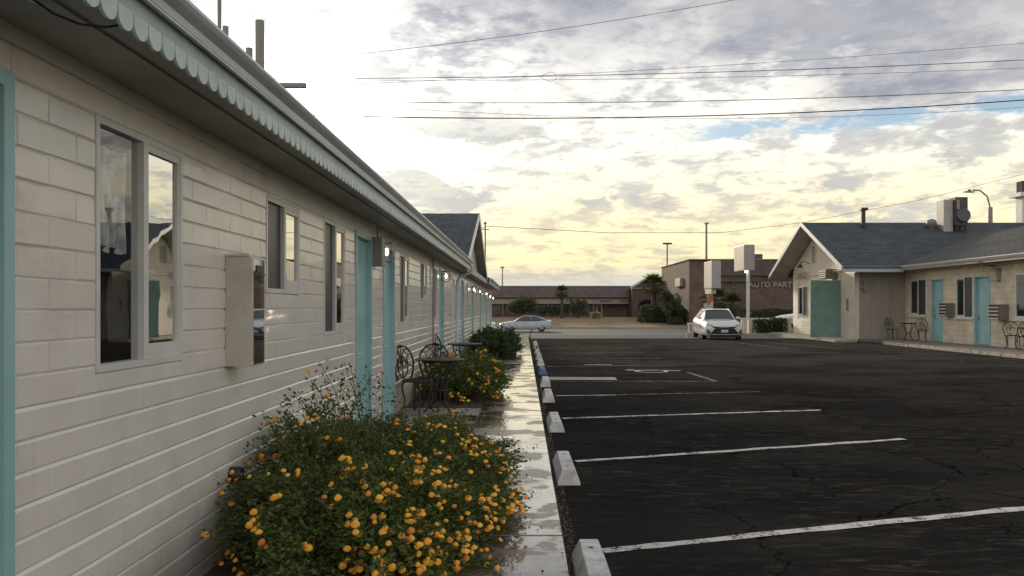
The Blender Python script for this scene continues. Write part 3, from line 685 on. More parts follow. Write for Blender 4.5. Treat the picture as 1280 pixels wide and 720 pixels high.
# second wing: cross gable then another row
far = thing('motel_building', 'gabled far wing of the white motel row, with a drainpipe at its start', 'building', (WX, Y1A, 0))
wf0 = lambda a, d, z: (d, a - Y1A, z)
Y1B = 43.0
W2 = [(20.3, 21.15, 1.2, 2.28, 'w'), (21.8, 22.6, .04, 2.28, 'd'), (23.8, 24.5, 1.2, 2.26, 'w'), (26.2, 27.0, .04, 2.28, 'd'), (28.3, 29.1, 1.2, 2.26, 'w'), (31.0, 31.8, .04, 2.28, 'd'), (33.2, 34.0, 1.2, 2.26, 'w'), (36.2, 37.0, .04, 2.28, 'd'), (38.6, 39.4, 1.2, 2.26, 'w'), (40.8, 41.6, .04, 2.28, 'd')]
ops2 = [o[:4] for o in W2]
wall_sheet(wf0, Y1A, Y1B, -.6, ZT, ops2, .2).build('wall', WALL, far, fix=False)
F2 = thing  # readability
block_field(far, 0.0, Y1A - Y1A + .001, Y1B - Y1A, 0.0, 21 * CH, [(o[0] - Y1A, o[1] - Y1A, o[2], o[3]) for o in W2], CH, BL, None)
for o in W2:
    if o[4] == 'd': door(far, wf0, *o[:4], hand=-1)
    else: window(far, wf0, *o[:4])
MB().box(-7.9, -.21, Y1B - Y1A - .2, Y1B - Y1A - .001, -.6, ZT).build('end_wall', WALL, far)
MB().box(-8.1, -7.9, 0, Y1B - Y1A, -.6, ZT).build('rear_wall', WALL, far)
# cross gable y 20..31, ridge 25.4
gy0, gy1, gyr, gzr, gze = 20.05, 31.0, 25.4, 4.52, 2.62
b = MB()
b.prism([(gy0 - Y1A, gze), (gyr - Y1A, gzr), (gy1 - Y1A, gze), (gy1 - Y1A, gze + .07), (gyr - Y1A, gzr + .08), (gy0 - Y1A, gze + .07)], 0, -8.3, .30); b.build('roof', SHX, far)
MB().prism([(gy0 + .35 - Y1A, gze - .12), (gy0 + .35 - Y1A, gze + .09), (gyr - Y1A, gzr - .03), (gy1 - .35 - Y1A, gze + .09), (gy1 - .35 - Y1A, gze - .12)], 0, -.18, .0).build('gable_wall', WALL, far)
for (ya, za, yb, zb) in ((gy0, gze, gyr, gzr), (gyr, gzr, gy1, gze)):
    MB().prism([(ya - Y1A, za - .11), (yb - Y1A, zb - .11), (yb - Y1A, zb + .10), (ya - Y1A, za + .10)], 0, .302, .33).build('bargeboard', WHITE, far)
for (y0_, z0_, y1_, z1_) in ((gy0, gze, gyr, gzr), (gyr, gzr, gy1, gze)):
    MB().prism([(y0_ - Y1A, z0_ - .025), (y1_ - Y1A, z1_ - .025), (y1_ - Y1A, z1_ - .004), (y0_ - Y1A, z0_ - .004)], 0, .002, .30).build('rake_soffit', SOFFIT, far)
MB().box(-.02, .28, .15, gy1 - Y1A, 2.468, 2.495).build('soffit', SOFFIT, far)
MB().box(.28, .30, .02, gy1 - Y1A, 2.45, 2.61).build('fascia', TRIM, far)
o_ = MB()
def sh(b, dy):
    b.v = [(x, y + dy, z) for x, y, z in b.v]; return b
y0b, y1b = gy1 - Y1A + .02, Y1B - Y1A + .3
zs = 2.468
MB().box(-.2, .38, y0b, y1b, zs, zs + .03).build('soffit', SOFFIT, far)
MB().box(.38, .406, y0b, y1b, zs, zs + .19).build('fascia', TRIM, far)
MB().prism([(x, z) for x, z in [(.4075, 2.588), (.430, 2.586), (.438, 2.592), (.445, 2.62), (.478, 2.64), (.490, 2.655), (.490, 2.668), (.4075, 2.666)]], 1, y0b, y1b).build('gutter', GUTTER, far)
MB().prism([(.43, 2.64), (-3.6, 3.93), (-7.9, 2.66), (-7.9, 2.73), (-3.6, 4.02), (.43, 2.68)], 1, y0b, y1b).build('roof', SHY, far)
r_ = MB(); yy = y0b
while yy < y1b:
    r_.prism([(yy + .003, 2.513), (yy + .003, 2.475), (yy + .03, 2.435), (yy + .052, 2.428), (yy + .075, 2.435), (yy + .101, 2.475), (yy + .101, 2.513)], 0, .408, .418); yy += .1045
r_.build('scallop_trim', TRIM, far, kind='stuff')

# downspout at the junction
b = MB(); b.tube([(-1.31, 19.75, 2.56), (-1.31, 19.75, 2.44), (-1.42, 19.78, 2.36), (-1.62, 19.82, 2.30), (-1.70, 19.84, 2.18), (-1.705, 19.84, .12), (-1.62, 19.84, .05)], .036, 8)
t = one(b, 'downspout', GUTTER, 'pale round drainpipe dropping from the gutter end down the left wall', 'drainpipe')
b = MB(); b.tube([(-1.725, 14.75, .1), (-1.725, 14.75, 2.44)], .018, 6)
one(b, 'conduit', GREYBOX, 'thin grey vertical conduit on the left wall past the small high window', 'conduit')
# things fixed to the near wall
t = thing('utility_cabinet', 'beige metal cabinet on the left wall between the first two windows', 'cabinet', (WX, 4.52, 1.15))
MB().box(.008, .165, 0, .20, 0, .648).build('body', BOXM, t, bevel=.004)
MB().box(.1655, .173, .006, .196, .012, .636).build('cover', mirror_mat('polished_cover', .72, (.78, .80, .8), .03), t)
MB().box(.1735, .178, .05, .15, .56, .60).build('latch', BLACKP, t)
MB().box(.006, .15, -.004, .206, .649, .662).build('top_flange', BOXM, t)
t = thing('junction_box', 'grey metal box high on the left wall between the two nearest far doors', 'box', (WX, 8.885, 1.98))
MB().box(.012, .13, 0, .22, 0, .33).build('body', GREYBOX, t, bevel=.006); MB().tube([(.06, .1, .33), (.06, .1, .47)], .014).build('conduit', GREYBOX, t)
grpL = 'lit lanterns along the left wall'
lantern(wl, 9.35, 2.17, 'first lit lantern on the left wall, beside the grey box above the doors', grpL, True, .95)
lantern(wl, 16.55, 2.17, 'second lit lantern on the left wall, near the top of the drainpipe', grpL, True, .95)
lantern(wl, 26.0, 2.10, 'third lit lantern, first one past the drainpipe', grpL, True, .95)
lantern(wl, 29.6, 2.10, 'fourth lit lantern, second one past the drainpipe', grpL, True, .9)
lantern(wl, 34.8, 2.10, 'fifth lit lantern, third one past the drainpipe', grpL, True, .95)
lantern(wl, 38.9, 2.05, 'sixth lit lantern, one before the far end of the left wall', grpL, True, .95)
lantern(wl, 42.6, 2.0, 'last lit lantern at the far end of the left wall', grpL, True, .95)
b = MB(); b.lathe([(.045, 0), (.048, .055), (.040, .075)], (WX + .004, 4.60, .50), 12, 'x')
one(b, 'outlet_cover', BLACKP, 'small black round outlet cover low on the left wall behind the big bush', 'outlet')
b = MB(); b.tube([(-1.51, .5, 2.452), (-1.51, 2.3, 2.452), (-1.51, 2.38, 2.452)], [.016, .016, .014], 8)
one(b, 'soffit_tube', WHITE, 'pale tube under the eave in the top left corner', 'tube')
b = MB(); b.tube([(-1.51, 2.33, 2.45), (-1.48, 2.42, 2.425), (-1.44, 2.5, 2.42), (-1.40, 2.58, 2.44), (-1.375, 2.62, 2.462)], .0045, 5)
one(b, 'cable', WIRE, 'short dark cable looping under the eave in the top left corner', 'cable')

# roof-top pieces on the near row (roof z at x): z = 2.64+( -1.33 - x)*.32
rz = lambda x: 2.66 + (-1.33 - x) * .32
def pipe(x, y, z1, r, label, name='vent_pipe', m=GREYBOX, cat='vent pipe', group=None, cap=False):
    b = MB(); b.tube([(x, y, rz(x) - .05), (x, y, z1)], r, 10)
    if cap: b.lathe([(r * 1.6, 0), (r * 1.6, .05)], (x, y, z1), 10)
    return one(b, name, m, label, cat, group)
pipe(-3.2, 8.1, 5.9, .020, 'thin tall mast rising above the left eave, cut by the top of the photo', 'mast', cat='mast')
pipe(-3.0, 7.75, 4.33, .03, 'short stub pipe just right of the thin mast on the left roof', group='pipes on the left roof')
pipe(-3.1, 8.7, 4.43, .038, 'short pipe beside the thick leaning pipe on the left roof', group='pipes on the left roof')
pipe(-3.1, 9.05, 4.87, .052, 'thick tall grey pipe standing on the left roof', group='pipes on the left roof')

# utility mast beside the cross gable
t = thing('service_mast', 'thin service mast with a cross arm beside the far left gable', 'mast', (-1.52, 30.8, 2.5))
MB().tube([(0, 0, 0), (0, 0, 2.35)], .028, 8).build('pole', GREYBOX, t)
MB().tube([(-.12, 0, 0), (-.12, 0, 1.5)], .018, 6).build('pole', GREYBOX, t)
MB().tube([(-.75, -.3, 1.72), (0, 0, 2.22)], .014, 5).build('brace', GREYBOX, t)
MB().tube([(-.12, 0, 2.1), (.16, 0, 2.12)], .02, 5).build('cross_arm', GREYBOX, t)
MB().lathe([(.05, 0), (.06, .05), (.02, .1)], (0, 0, 2.33), 8).build('weather_head', GREYBOX, t)

# ------------------------------------------------------------------ bistro sets
def ring_pts(cx, cy, rx, ry, a0, a1, n, f):
    return [f(cx + rx * math.cos(a0 + (a1 - a0) * i / n), cy + ry * math.sin(a0 + (a1 - a0) * i / n)) for i in range(n + 1)]
def make_chair(label, loc, rz, group):
    t = thing('bistro_chair', label, 'chair', loc, rz, group)
    b = MB(); b.tube(ring_pts(0, 0, .20, .20, 0, 2 * math.pi, 20, lambda x, y: (x, y, .45)), .014, 6)
    for i in range(10):
        a = math.pi * 2 * i / 10; b.tube([(.06 * math.cos(a), .06 * math.sin(a), .452), (.19 * math.cos(a), .19 * math.sin(a), .45)], .008, 4)
    b.tube(ring_pts(0, 0, .07, .07, 0, 2 * math.pi, 12, lambda x, y: (x, y, .453)), .010, 5)
    b.tube(ring_pts(0, 0, .13, .13, 0, 2 * math.pi, 16, lambda x, y: (x, y, .452)), .007, 4)
    b.build('seat', IRON, t, smooth=True)
    # back faces +y side, leaning
    f = lambda u, h: (u, .19 + .13 * (h - .45) + .06 * (1 - (u / .22) ** 2) * 0.6, h)
    b = MB(); pts = [(-.15, .45), (-.20, .56), (-.225, .68), (-.20, .80), (-.13, .89), (0, .925), (.13, .89), (.20, .80), (.225, .68), (.20, .56), (.15, .45)]
    b.tube([f(*p) for p in pts], .014, 6); b.build('back_hoop', IRON, t, smooth=True)
    b = MB()
    for s in (-1, 1):
        b.tube([f(s * x, h) for x, h in [(.02, .47), (.10, .55), (.12, .66), (.06, .75), (.03, .80), (.07, .86), (.13, .87)]], .009, 5)
        b.tube([f(s * x, h) for x, h in [(.20, .62), (.13, .66), (.11, .74), (.15, .80)]], .008, 5)
        b.tube([f(s * x, h) for x, h in [(.19, .80), (.10, .80), (.05, .88), (.01, .91)]], .007, 5)
        b.tube(ring_pts(s * .055, .66, .03, .05, 0, 2 * math.pi, 10, f), .007, 4)
    b.tube([f(0, .46), f(0, .58), f(0, .70), f(0, .91)], .008, 5)
    b.tube(ring_pts(0, .73, .03, .055, 0, 2 * math.pi, 10, f), .009, 5)
    b.build('back_scrollwork', IRON, t, smooth=True)
    for a in (45, 135, 225, 315):
        c, s = math.cos(R(a)), math.sin(R(a))
        MB().tube([(r * c, r * s, h) for r, h in [(.15, .445), (.195, .41), (.20, .33), (.165, .2), (.175, .10), (.225, .025), (.25, .012)]], [.014, .017, .015, .012, .011, .012, .014], 6).build('leg', IRON, t, smooth=True)
    return t
def make_table(label, loc, rz, group):
    t = thing('bistro_table', label, 'table', loc, rz, group)
    b = MB(); b.lathe([(.0001, .715), (.33, .715), (.345, .722), (.345, .732), (.33, .738), (.0001, .738)], (0, 0, 0), 28, cap=False); b.build('table_top', IRON, t)
    MB().tube(ring_pts(0, 0, .25, .25, 0, 2 * math.pi, 20, lambda x, y: (x, y, .70)), .011, 5).build('apron_ring', IRON, t, smooth=True); b = MB()
    b.tube(ring_pts(0, 0, .11, .11, 0, 2 * math.pi, 12, lambda x, y: (x, y, .30)), .010, 5); b.build('ring', IRON, t, smooth=True)
    for a in (30, 120, 210, 300):
        c, s = math.cos(R(a)), math.sin(R(a))
        MB().tube([(r * c, r * s, h) for r, h in [(.26, .71), (.24, .60), (.15, .45), (.10, .32), (.13, .16), (.22, .04), (.27, .012)]], [.013, .015, .014, .012, .012, .013, .015], 6).build('leg', IRON, t, smooth=True)
    return t
gC, gT = 'cast iron bistro chairs', 'cast iron bistro tables'
tb = make_table('round iron table on the walkway beside the near chairs', (-1.17, 10.80, .04), R(10), gT)
c1 = make_chair('iron chair nearest the left wall, seen edge on, beside the near table', (-1.47, 10.62, .04), R(62), gC)
def dup(src, label, loc, rz):
    c = copy_tree(src); c['label'] = label; c.location = loc; c.rotation_euler = (0, 0, rz); return c
dup(c1, 'iron chair with a round scrolled back behind the near table', (-1.34, 11.05, .04), R(-8))
dup(tb, 'second round iron table showing above the middle flowering bush', (-1.17, 15.35, .04), 0)
dup(c1, 'iron chair by the wall beside the second table, past the near set', (-1.50, 15.2, .04), R(75))
dup(c1, 'iron chair by the white wall left of the table in the far right corner', (15.95, 33.2, .1), R(15))
dup(tb, 'round iron table in the far right corner between two chairs', (16.28, 32.5, .1), 0)
dup(c1, 'iron chair right of the table in the far right corner, by the teal door', (16.5, 31.8, .1), R(-20))
dup(c1, 'iron chair at the right edge of the photo, showing its whole scrolled back', (16.35, 25.75, .1), R(-25))
dup(tb, 'round iron table cut by the right edge of the photo', (16.45, 25.05, .1), 0)
dup(c1, 'iron chair cut by the right edge of the photo, partly behind the table', (16.1, 24.75, .1), R(160))
one(MB().box(-1.72, -1.70, 0, .01, 0, .01), 'x', None, 'x', 'x') if False else None

# ------------------------------------------------------------------ foliage
def leaf_mesh(name, P, D, S, m, fold=0.25, aspect=0.55, seed=1):
    """leaves: P base points (n,3), D directions, S sizes -> 6 verts / 4 tris each"""
    rs = np.random.RandomState(seed); n = len(P)
    D = D / np.linalg.norm(D, axis=1, keepdims=True)
    A = rs.normal(size=(n, 3)); U = np.cross(D, A); U /= np.linalg.norm(U, axis=1, keepdims=True) + 1e-9
    N = np.cross(U, D); S = S[:, None]; w = S * aspect * .5
    v = np.empty((n, 6, 3))
    v[:, 0] = P; v[:, 1] = P + D * S * .4 + U * w + N * S * fold * .3; v[:, 2] = P + D * S * .5
    v[:, 3] = P + D * S * .4 - U * w + N * S * fold * .3; v[:, 4] = P + D * S - N * S * .12; v[:, 5] = P + D * S * .75 + U * w * .6 + N * S * .05
    idx = np.arange(n)[:, None] * 6
    tri = np.array([[0, 1, 2], [0, 2, 3], [1, 4, 2], [2, 4, 3]])
    f = (idx[:, :, None] + tri[None]).reshape(-1, 3)
    me = bpy.data.meshes.new(name); V = v.reshape(-1, 3)
    me.vertices.add(len(V)); me.vertices.foreach_set('co', V.ravel())
    me.loops.add(f.size); me.loops.foreach_set('vertex_index', f.ravel().astype(np.int32))
    me.polygons.add(len(f)); me.polygons.foreach_set('loop_start', (np.arange(len(f)) * 3).astype(np.int32))
    me.update(calc_edges=True); me.materials.append(m); return me
def flower_mesh():
    bm = bmesh.new(); bmesh.ops.create_icosphere(bm, subdivisions=2, radius=1)
    r = random.Random(3)
    for v in bm.verts:
        k = 1 + r.uniform(-.16, .10); v.co = Vector((v.co.x * k, v.co.y * k, (v.co.z * .62 if v.co.z > 0 else v.co.z * .25) * k))
    me = bpy.data.meshes.new('flower_head'); bm.to_mesh(me); bm.free(); me.materials.append(FLOWER); return me
def _flvar():
    t = FLOWER.node_tree; g = NT(t); b = t.nodes['Principled BSDF']; src = b.inputs['Base Color'].links[0].from_socket
    rn = g.n('ShaderNodeObjectInfo').outputs['Random']
    c = g.mix(g.ss(rn, 0.62, 1.0), src, (.62, .20, .03)); c = g.mix(g.ss(rn, 0.30, 0.0), c, (.92, .53, .06))
    t.links.new(c, b.inputs['Base Color'])
_flvar()
FLM = flower_mesh()
def shrub(label, cen, rad, nb, leaves, lsize, nfl, fsize, seed, top=1.0, lm=LEAF, sprigs=(), wall_x=None, fside=None, slope=0.0):
    rs = np.random.RandomState(seed); t = thing('lantana_bush', label, 'bush', (cen[0], cen[1], 0), 0, 'flowering bushes along the left wall')
    st = MB(); P, D, S = [], [], []; tips = []
    for i in range(nb):
        # mound direction
        th = rs.uniform(0, 2 * math.pi); ph = math.asin(rs.uniform(.0, 1) ** .85)
        k = rs.uniform(.70, 1.05) * (1 + .10 * math.sin(3 * th + seed) + .08 * math.sin(7 * th + 2 * ph * 3))
        tip = np.array([rad[0] * math.cos(ph) ** .7 * math.cos(th) * k, rad[1] * math.cos(ph) ** .7 * math.sin(th) * k, .05 + rad[2] * math.sin(ph) ** .8 * k])
        if slope: tip[2] *= 1.0 - slope * np.clip((tip[0] / rad[0] + .35), -.3, 1.2); tip[0] *= 1 + (.24 * tip[1] / rad[1] if tip[0] > 0 else 0)
        tip[2] = max(tip[2], .04)
        if wall_x is not None and tip[0] + cen[0] < wall_x + .03: tip[0] = wall_x + .03 + rs.uniform(0, .06) - cen[0]
        tips.append((tip, k))
    for s_ in sprigs: tips.append((np.array(s_) - np.array([cen[0], cen[1], 0]), 2))
    for i, (tip, k) in enumerate(tips):
        base = np.array([tip[0] * .30 + rs.normal() * .04, tip[1] * .45 + rs.normal() * .06, .02])
        mid = (base + tip) / 2 + np.array([rs.normal() * .03, rs.normal() * .03, .10 * rad[2]])
        pts = [base, mid, tip]; q = [tuple(pts[0]), tuple(pts[0] * .4 + pts[1] * .6 + rs.normal(size=3) * .01), tuple(pts[1] * .5 + pts[2] * .5 + rs.normal(size=3) * .012 + np.array([0, 0, .02])), tuple(pts[2])]
        if i % 2 == 0 or k == 2: st.tube(q, [.005, .004, .003, .0018], 3, cap=False)
        nl_ = leaves if k != 2 else leaves
        L = np.array(q); dirn = L[3] - L[2]; dirn /= np.linalg.norm(dirn) + 1e-6
        rr = .34 if k != 2 else .42
        for j in range(nl_):
            u = rs.uniform(0, 1) ** (.8); p = tip - dirn * rr * u * rad[2]
            p = p + rs.normal(size=3) * (.022 + .02 * u)
            if p[2] < .02: p[2] = .02 + rs.uniform(0, .04)
            if wall_x is not None and p[0] + cen[0] < wall_x + .012: continue
            P.append(p); d = rs.normal(size=3); d[2] = abs(d[2]) * .3; d = d / np.linalg.norm(d) + dirn * .35; D.append(d); S.append(lsize * rs.uniform(.45, 1.45))
    me = leaf_mesh('foliage', np.array(P), np.array(D), np.array(S), lm, seed=seed)
    link('foliage', me, t, kind='stuff')
    st.build('stems', STEM, t, fix=False, kind='stuff')
    # flowers at tips, more on the side facing light
    idx = list(range(len(tips))); rs.shuffle(idx); c = 0; extra = MB()
    for i in idx:
        tip, k = tips[i]
        if c >= nfl: break
        if k < .86 and k != 2: continue
        nv = np.array([tip[0] / rad[0] ** 2, tip[1] / rad[1] ** 2, tip[2] / rad[2] ** 2]); vw = np.array([-(cen[0] + tip[0]), -(cen[1] + tip[1]), 1.5 - tip[2]])
        if k != 2 and nv @ vw < -.05 * np.linalg.norm(nv) * np.linalg.norm(vw): continue
        wgt = .5
        if fside: wgt = fside(tip[0] + cen[0], tip[1] + cen[1], tip[2])
        if rs.rand() > wgt: continue
        m = 1 if rs.rand() < .5 else rs.randint(2, 4)
        for j in range(m):
            if c >= nfl: break
            p = tip + rs.normal(size=3) * (.0 if j == 0 else .024) + np.array([0, 0, .012])
            dr = np.array([tip[0] * .5, tip[1] * .3 - .35, .75]) + rs.normal(size=3) * .25
            if wall_x is not None and p[0] + cen[0] < wall_x + .03: continue
            e = Vector(dr).to_track_quat('Z', 'Y').to_euler(); s = fsize * rs.uniform(.7, 1.15)
            if c < 300:
                o = link('flower_head', FLM, t, tuple(p), e); o.scale = (s, s, s)
            else:
                M = Matrix.Translation(p) @ e.to_matrix().to_4x4() @ Matrix.Scale(s, 4)
                extra.add([M @ v.co for v in FLM.vertices], [tuple(q.vertices) for q in FLM.polygons])
            c += 1
    if extra.v: extra.build('smaller_flowers', FLOWER, t, kind='stuff', fix=False)
    return t
shrub('big lantana bush covered in orange flowers in the left foreground', (-.88, 5.15), (.92, 1.95, .70), 2500, 42, .029, 520, .0176, 11,
      sprigs=[(-1.45, 5.2, 1.06), (-1.28, 5.3, 1.02), (-1.05, 5.25, 1.07), (-1.35, 5.0, 1.0), (-1.15, 5.4, .98), (-1.5, 5.0, .95), (-.95, 5.6, .95), (-1.3, 5.1, .9), (-1.42, 5.35, 1.12), (-1.2, 5.15, 1.13), (-1.0, 5.45, 1.03), (-1.36, 5.3, .96), (-1.22, 5.45, 1.08), (-.45, 6.3, .72), (-.52, 6.1, .66), (-1.6, 4.7, .85), (-1.55, 4.75, .78)],
      wall_x=-1.755, fside=lambda x, y, z: .20 + .34 * (x > -.8), slope=.34)
shrub('middle lantana bush with sparse orange flowers behind the near table', (-.95, 13.2), (.76, 1.9, .66), 620, 42, .045, 120, .022, 23, wall_x=-1.755, lm=LEAF)
shrub('far rounded green bush without flowers beside the end of the walkway', (-.85, 23.6), (.85, 2.6, .80), 620, 46, .060, 0, .02, 31, wall_x=-1.755, lm=LEAF2)

rs_ = np.random.RandomState(5); n_ = 260
P_ = np.stack([rs_.normal(-.25, .22, n_).clip(-.6, .24), rs_.uniform(3.2, 8.5, n_), np.full(n_, .046)], 1); D_ = rs_.normal(size=(n_, 3)); D_[:, 2] = .12
link('leaf_litter', leaf_mesh('leaf_litter', P_, D_, .028 * rs_.uniform(.4, 1.2, n_), mat('dry_leaf', (.12, .075, .03), .8, (.30, .16, .03), 30), seed=9), None, kind='stuff', label='fallen dry leaves and petals on the wet walkway beside the big bush', category='leaf litter')
def crown_tree(name, label, cat, loc, trunk_h, trunk_r, crown, n, ls, m, seed, group=None, clumps=12, limbs=5):
    """crown: (rx, ry, rz) centred at trunk_h + rz*.8"""
    rs = np.random.RandomState(seed); t = thing(name, label, cat, loc, 0, group)
    cz = trunk_h + crown[2] * .75; b = MB()
    if trunk_h > .05:
        b.tube([(0, 0, -.1), (.03, 0, trunk_h * .5), (0, .02, cz * .8)], [trunk_r, trunk_r * .8, trunk_r * .5], 7)
        for i in range(limbs):
            a = rs.uniform(0, 6.28); b.tube([(0, 0, trunk_h * .75), (crown[0] * .35 * math.cos(a), crown[1] * .35 * math.sin(a), cz), (crown[0] * .7 * math.cos(a), crown[1] * .7 * math.sin(a), cz + crown[2] * .35)], [trunk_r * .5, trunk_r * .3, trunk_r * .12], 5)
        b.build('trunk', BARK, t)
    P, D = [], []
    for c in range(clumps):
        v = rs.normal(size=3); v /= np.linalg.norm(v); v *= rs.uniform(.35, .72); cc = np.array([v[0] * crown[0], v[1] * crown[1], cz + v[2] * crown[2]]); cr = np.array(crown) * rs.uniform(.28, .5)
        k = n // clumps; q = rs.normal(size=(k, 3)); q /= np.linalg.norm(q, axis=1, keepdims=True); rr = rs.uniform(.6, 1.08, size=(k, 1))
        P.append(cc + q * cr * rr); D.append(q + rs.normal(size=(k, 3)) * .7)
    P = np.vstack(P); D = np.vstack(D); P[:, 2] = np.maximum(P[:, 2], .03)
    link('crown', leaf_mesh('crown', P, D, ls * rs.uniform(.6, 1.3, size=len(P)), m, aspect=.7, seed=seed), t)
    return t
def hedge(label, x0, x1, y0, y1, z0, h, n, ls, m, seed, group=None, round_=.35):
    rs = np.random.RandomState(seed); t = thing('hedge', label, 'hedge', ((x0 + x1) / 2, (y0 + y1) / 2, z0), 0, group)
    q = rs.uniform(-1, 1, size=(n, 3)); ax = rs.randint(0, 3, n); sgn = np.sign(rs.normal(size=n))
    for i in range(n): q[i, ax[i]] = sgn[i] * rs.uniform(.88, 1.03)
    q[:, 2] = np.abs(q[:, 2]); L = np.linalg.norm(q ** 4, axis=1, keepdims=True) ** .25
    q = q * (1 - round_) + q / np.maximum(L, .6) * round_ * .95
    wob = 1 + .05 * np.sin(q[:, :1] * 9 + seed) + .04 * np.sin(q[:, 1:2] * 7 + q[:, :1] * 5)
    P = q * wob * np.array([(x1 - x0) / 2, (y1 - y0) / 2, h]); P[:, 2] = np.maximum(P[:, 2], .01)
    link('foliage', leaf_mesh('foliage', P, q + rs.normal(size=(n, 3)) * .8, ls * rs.uniform(.6, 1.3, size=n), m, aspect=.8, seed=seed), t, kind='stuff')
    b = MB(); b.lathe([(.7, 0), (.8, .5), (.72, .8), (.3, .88)], n=12); b.v = [(x * (x1 - x0) / 2, y * (y1 - y0) / 2, z * h) for x, y, z in b.v]
    b.build('inner_twigs', mat('twigs', (.02, .022, .014), .95), t)
    return t
def frond_mesh(L, nb=13):
    b = MB()
    b.tube([(0, 0, 0), (0, L * .5, L * .10)], [.02, .012], 4)
    for i in range(nb):
        a = R(-80 + 160 * i / (nb - 1)); c, s = math.cos(a), math.sin(a); l = L * .62 * (1 - .12 * abs(i - nb / 2) / nb)
        o = (0, L * .5, L * .10); p = lambda r, w, z: (o[0] + s * r + c * w, o[1] + c * r - s * w, o[2] + z)
        b.add([o, p(l * .55, .05, .05), p(l, 0, -.14 * l - .04), p(l * .55, -.05, .05), p(l * .55, 0, .02)], [(0, 1, 4), (0, 4, 3), (1, 2, 4), (4, 2, 3)])
    return b.mesh('frond', PALM, fix=False)
def palm(label, loc, h, r, L, n, seed, group='fan palms across the street', skirt=True):
    rs = random.Random(seed); t = thing('fan_palm', label, 'palm tree', loc, 0, group)
    b = MB(); b.tube([(0, 0, -.2), (.05, 0, h * .4), (0, .03, h)], [r * 1.25, r, r * .9], 9); b.build('trunk', BARK, t)
    me = frond_mesh(L)
    for i in range(n):
        el = R(80 - 125 * (i / n) + rs.uniform(-8, 8)); az = i * 2.399 + rs.uniform(-.3, .3)
        o = link('frond', me, t, (0, 0, h - .05 - .15 * i / n), (el, 0, az))
        k = rs.uniform(.85, 1.1); o.scale = (k, k, k)
    if skirt:
        b = MB(); b.lathe([(r * 1.3, h - .9), (r * 2.1, h - .5), (r * 1.4, h - .1)], n=9); b.build('dead_skirt', mat('dead_fronds', (.10, .075, .045), .95, (.06, .045, .03), 9, bump=.6), t)
    return t
PX = lambda px, Y: (px - 654) / 961 * Y
PZ = lambda py, Y: 1.5 + (384 - py) / 961 * Y

# ------------------------------------------------------------------ right-hand motel building
RX = 16.9
off = thing('motel_building', 'cream motel building on the right with a gabled office end and dark shingle roof', 'building', (RX, 30, 0))
wr = lambda a, d, z: (-d, a - 30, z)                 # row facade facing -X
W3 = [(32.25, 33.55, 1.15, 2.68, 'w'), (30.95, 31.82, .12, 2.66, 'd'), (28.9, 30.0, 1.1, 2.66, 'w'), (27.8, 28.8, .12, 2.66, 'd'), (25.2, 26.4, 1.1, 2.66, 'w'), (22.4, 23.3, .12, 2.66, 'd'), (20, 21.2, 1.1, 2.66, 'w')]
wall_sheet(wr, 19.0, 35.2, -.1, 3.12, [o[:4] for o in W3], .2).build('wall', RWALL, off, fix=False)
for o in W3:
    if o[4] == 'd': door(off, wr, *o[:4], rec=.10, hand=1)
    else:
        w = window(off, wr, *o[:4], coat=False)
        MB(wr).box(o[0] - .05, o[1] + .05, .0, .06, o[2] - .07, o[2] - .001).build('sill', CREAM, w)
MB().box(.21, 9.0, -11, -10.8, -.1, 3.12).build('end_wall', RWALL, off)
# office block: gable wall at x=14.5, y 33.6..41.4, front wall y=33.6 from x 14.5..17.5
gx, ya, yb, yr = 14.7, 34.0, 41.8, 37.9
wg = lambda a, d, z: (gx - RX - d, a - 30, z)
gops = [(39.65, 41.05, 1.05, 2.58)]
# gable wall with lap siding boards
wall_sheet(wg, ya, yb, -.2, 3.2, gops, .15).build('gable_wall', CREAM, off, fix=False)
MB().prism([(ya - 30, 3.2), (ya - 30, 3.62), (yr - 30, 5.54), (yb - 30, 3.62), (yb - 30, 3.2)], 0, gx - RX, gx - RX + .15).build('gable_wall', CREAM, off)
# lap siding boards, each proud at its lower edge
bh = .125; k = 0; z = .12
while z < 5.3:
    half = (yb - ya) / 2 if z < 3.45 else (5.50 - bh - z) / .496
    if half < .3: break
    segs = [(yr - half + .01, yr + half - .01)]
    if z + bh > gops[0][2] - .06 and z < gops[0][3] + .06: segs = [(segs[0][0], gops[0][0] - .05), (gops[0][1] + .05, segs[0][1])]
    for p, q in segs:
        if z < 2.9: p = max(p, 35.6)
        if q - p < .1: continue
        MB().prism([(gx - RX - .002, z + bh + .01), (gx - RX - .034, z), (gx - RX - .002, z)], 1, p - 30, q - 30).build('siding_board', CREAM, off)
    z += bh; k += 1
# smooth white panel part of the gable wall near the corner
MB(wg).box(ya - .02, 35.45, .002, .06, .1, 2.98).build('corner_panel', mat('cream_panel', (.66, .61, .52), .6, (.60, .55, .47), 2, dirt=(.3, .27, .22)), off)
window(off, wg, *gops[0], coat=False, d=.05)
MB().box(gx - RX + .15, 0.0, ya - 30, ya - 30 + .15, -.1, 3.15).build('shed_wall', SHEDW, off)
# vertical board joints on shed wall
for i in range(7):
    x = gx - RX + .25 + i * .42
    MB().box(x, x + .035, ya - 30 - .012, ya - 30 - .001, -.05, 3.12).build('batten', SHEDW, off)
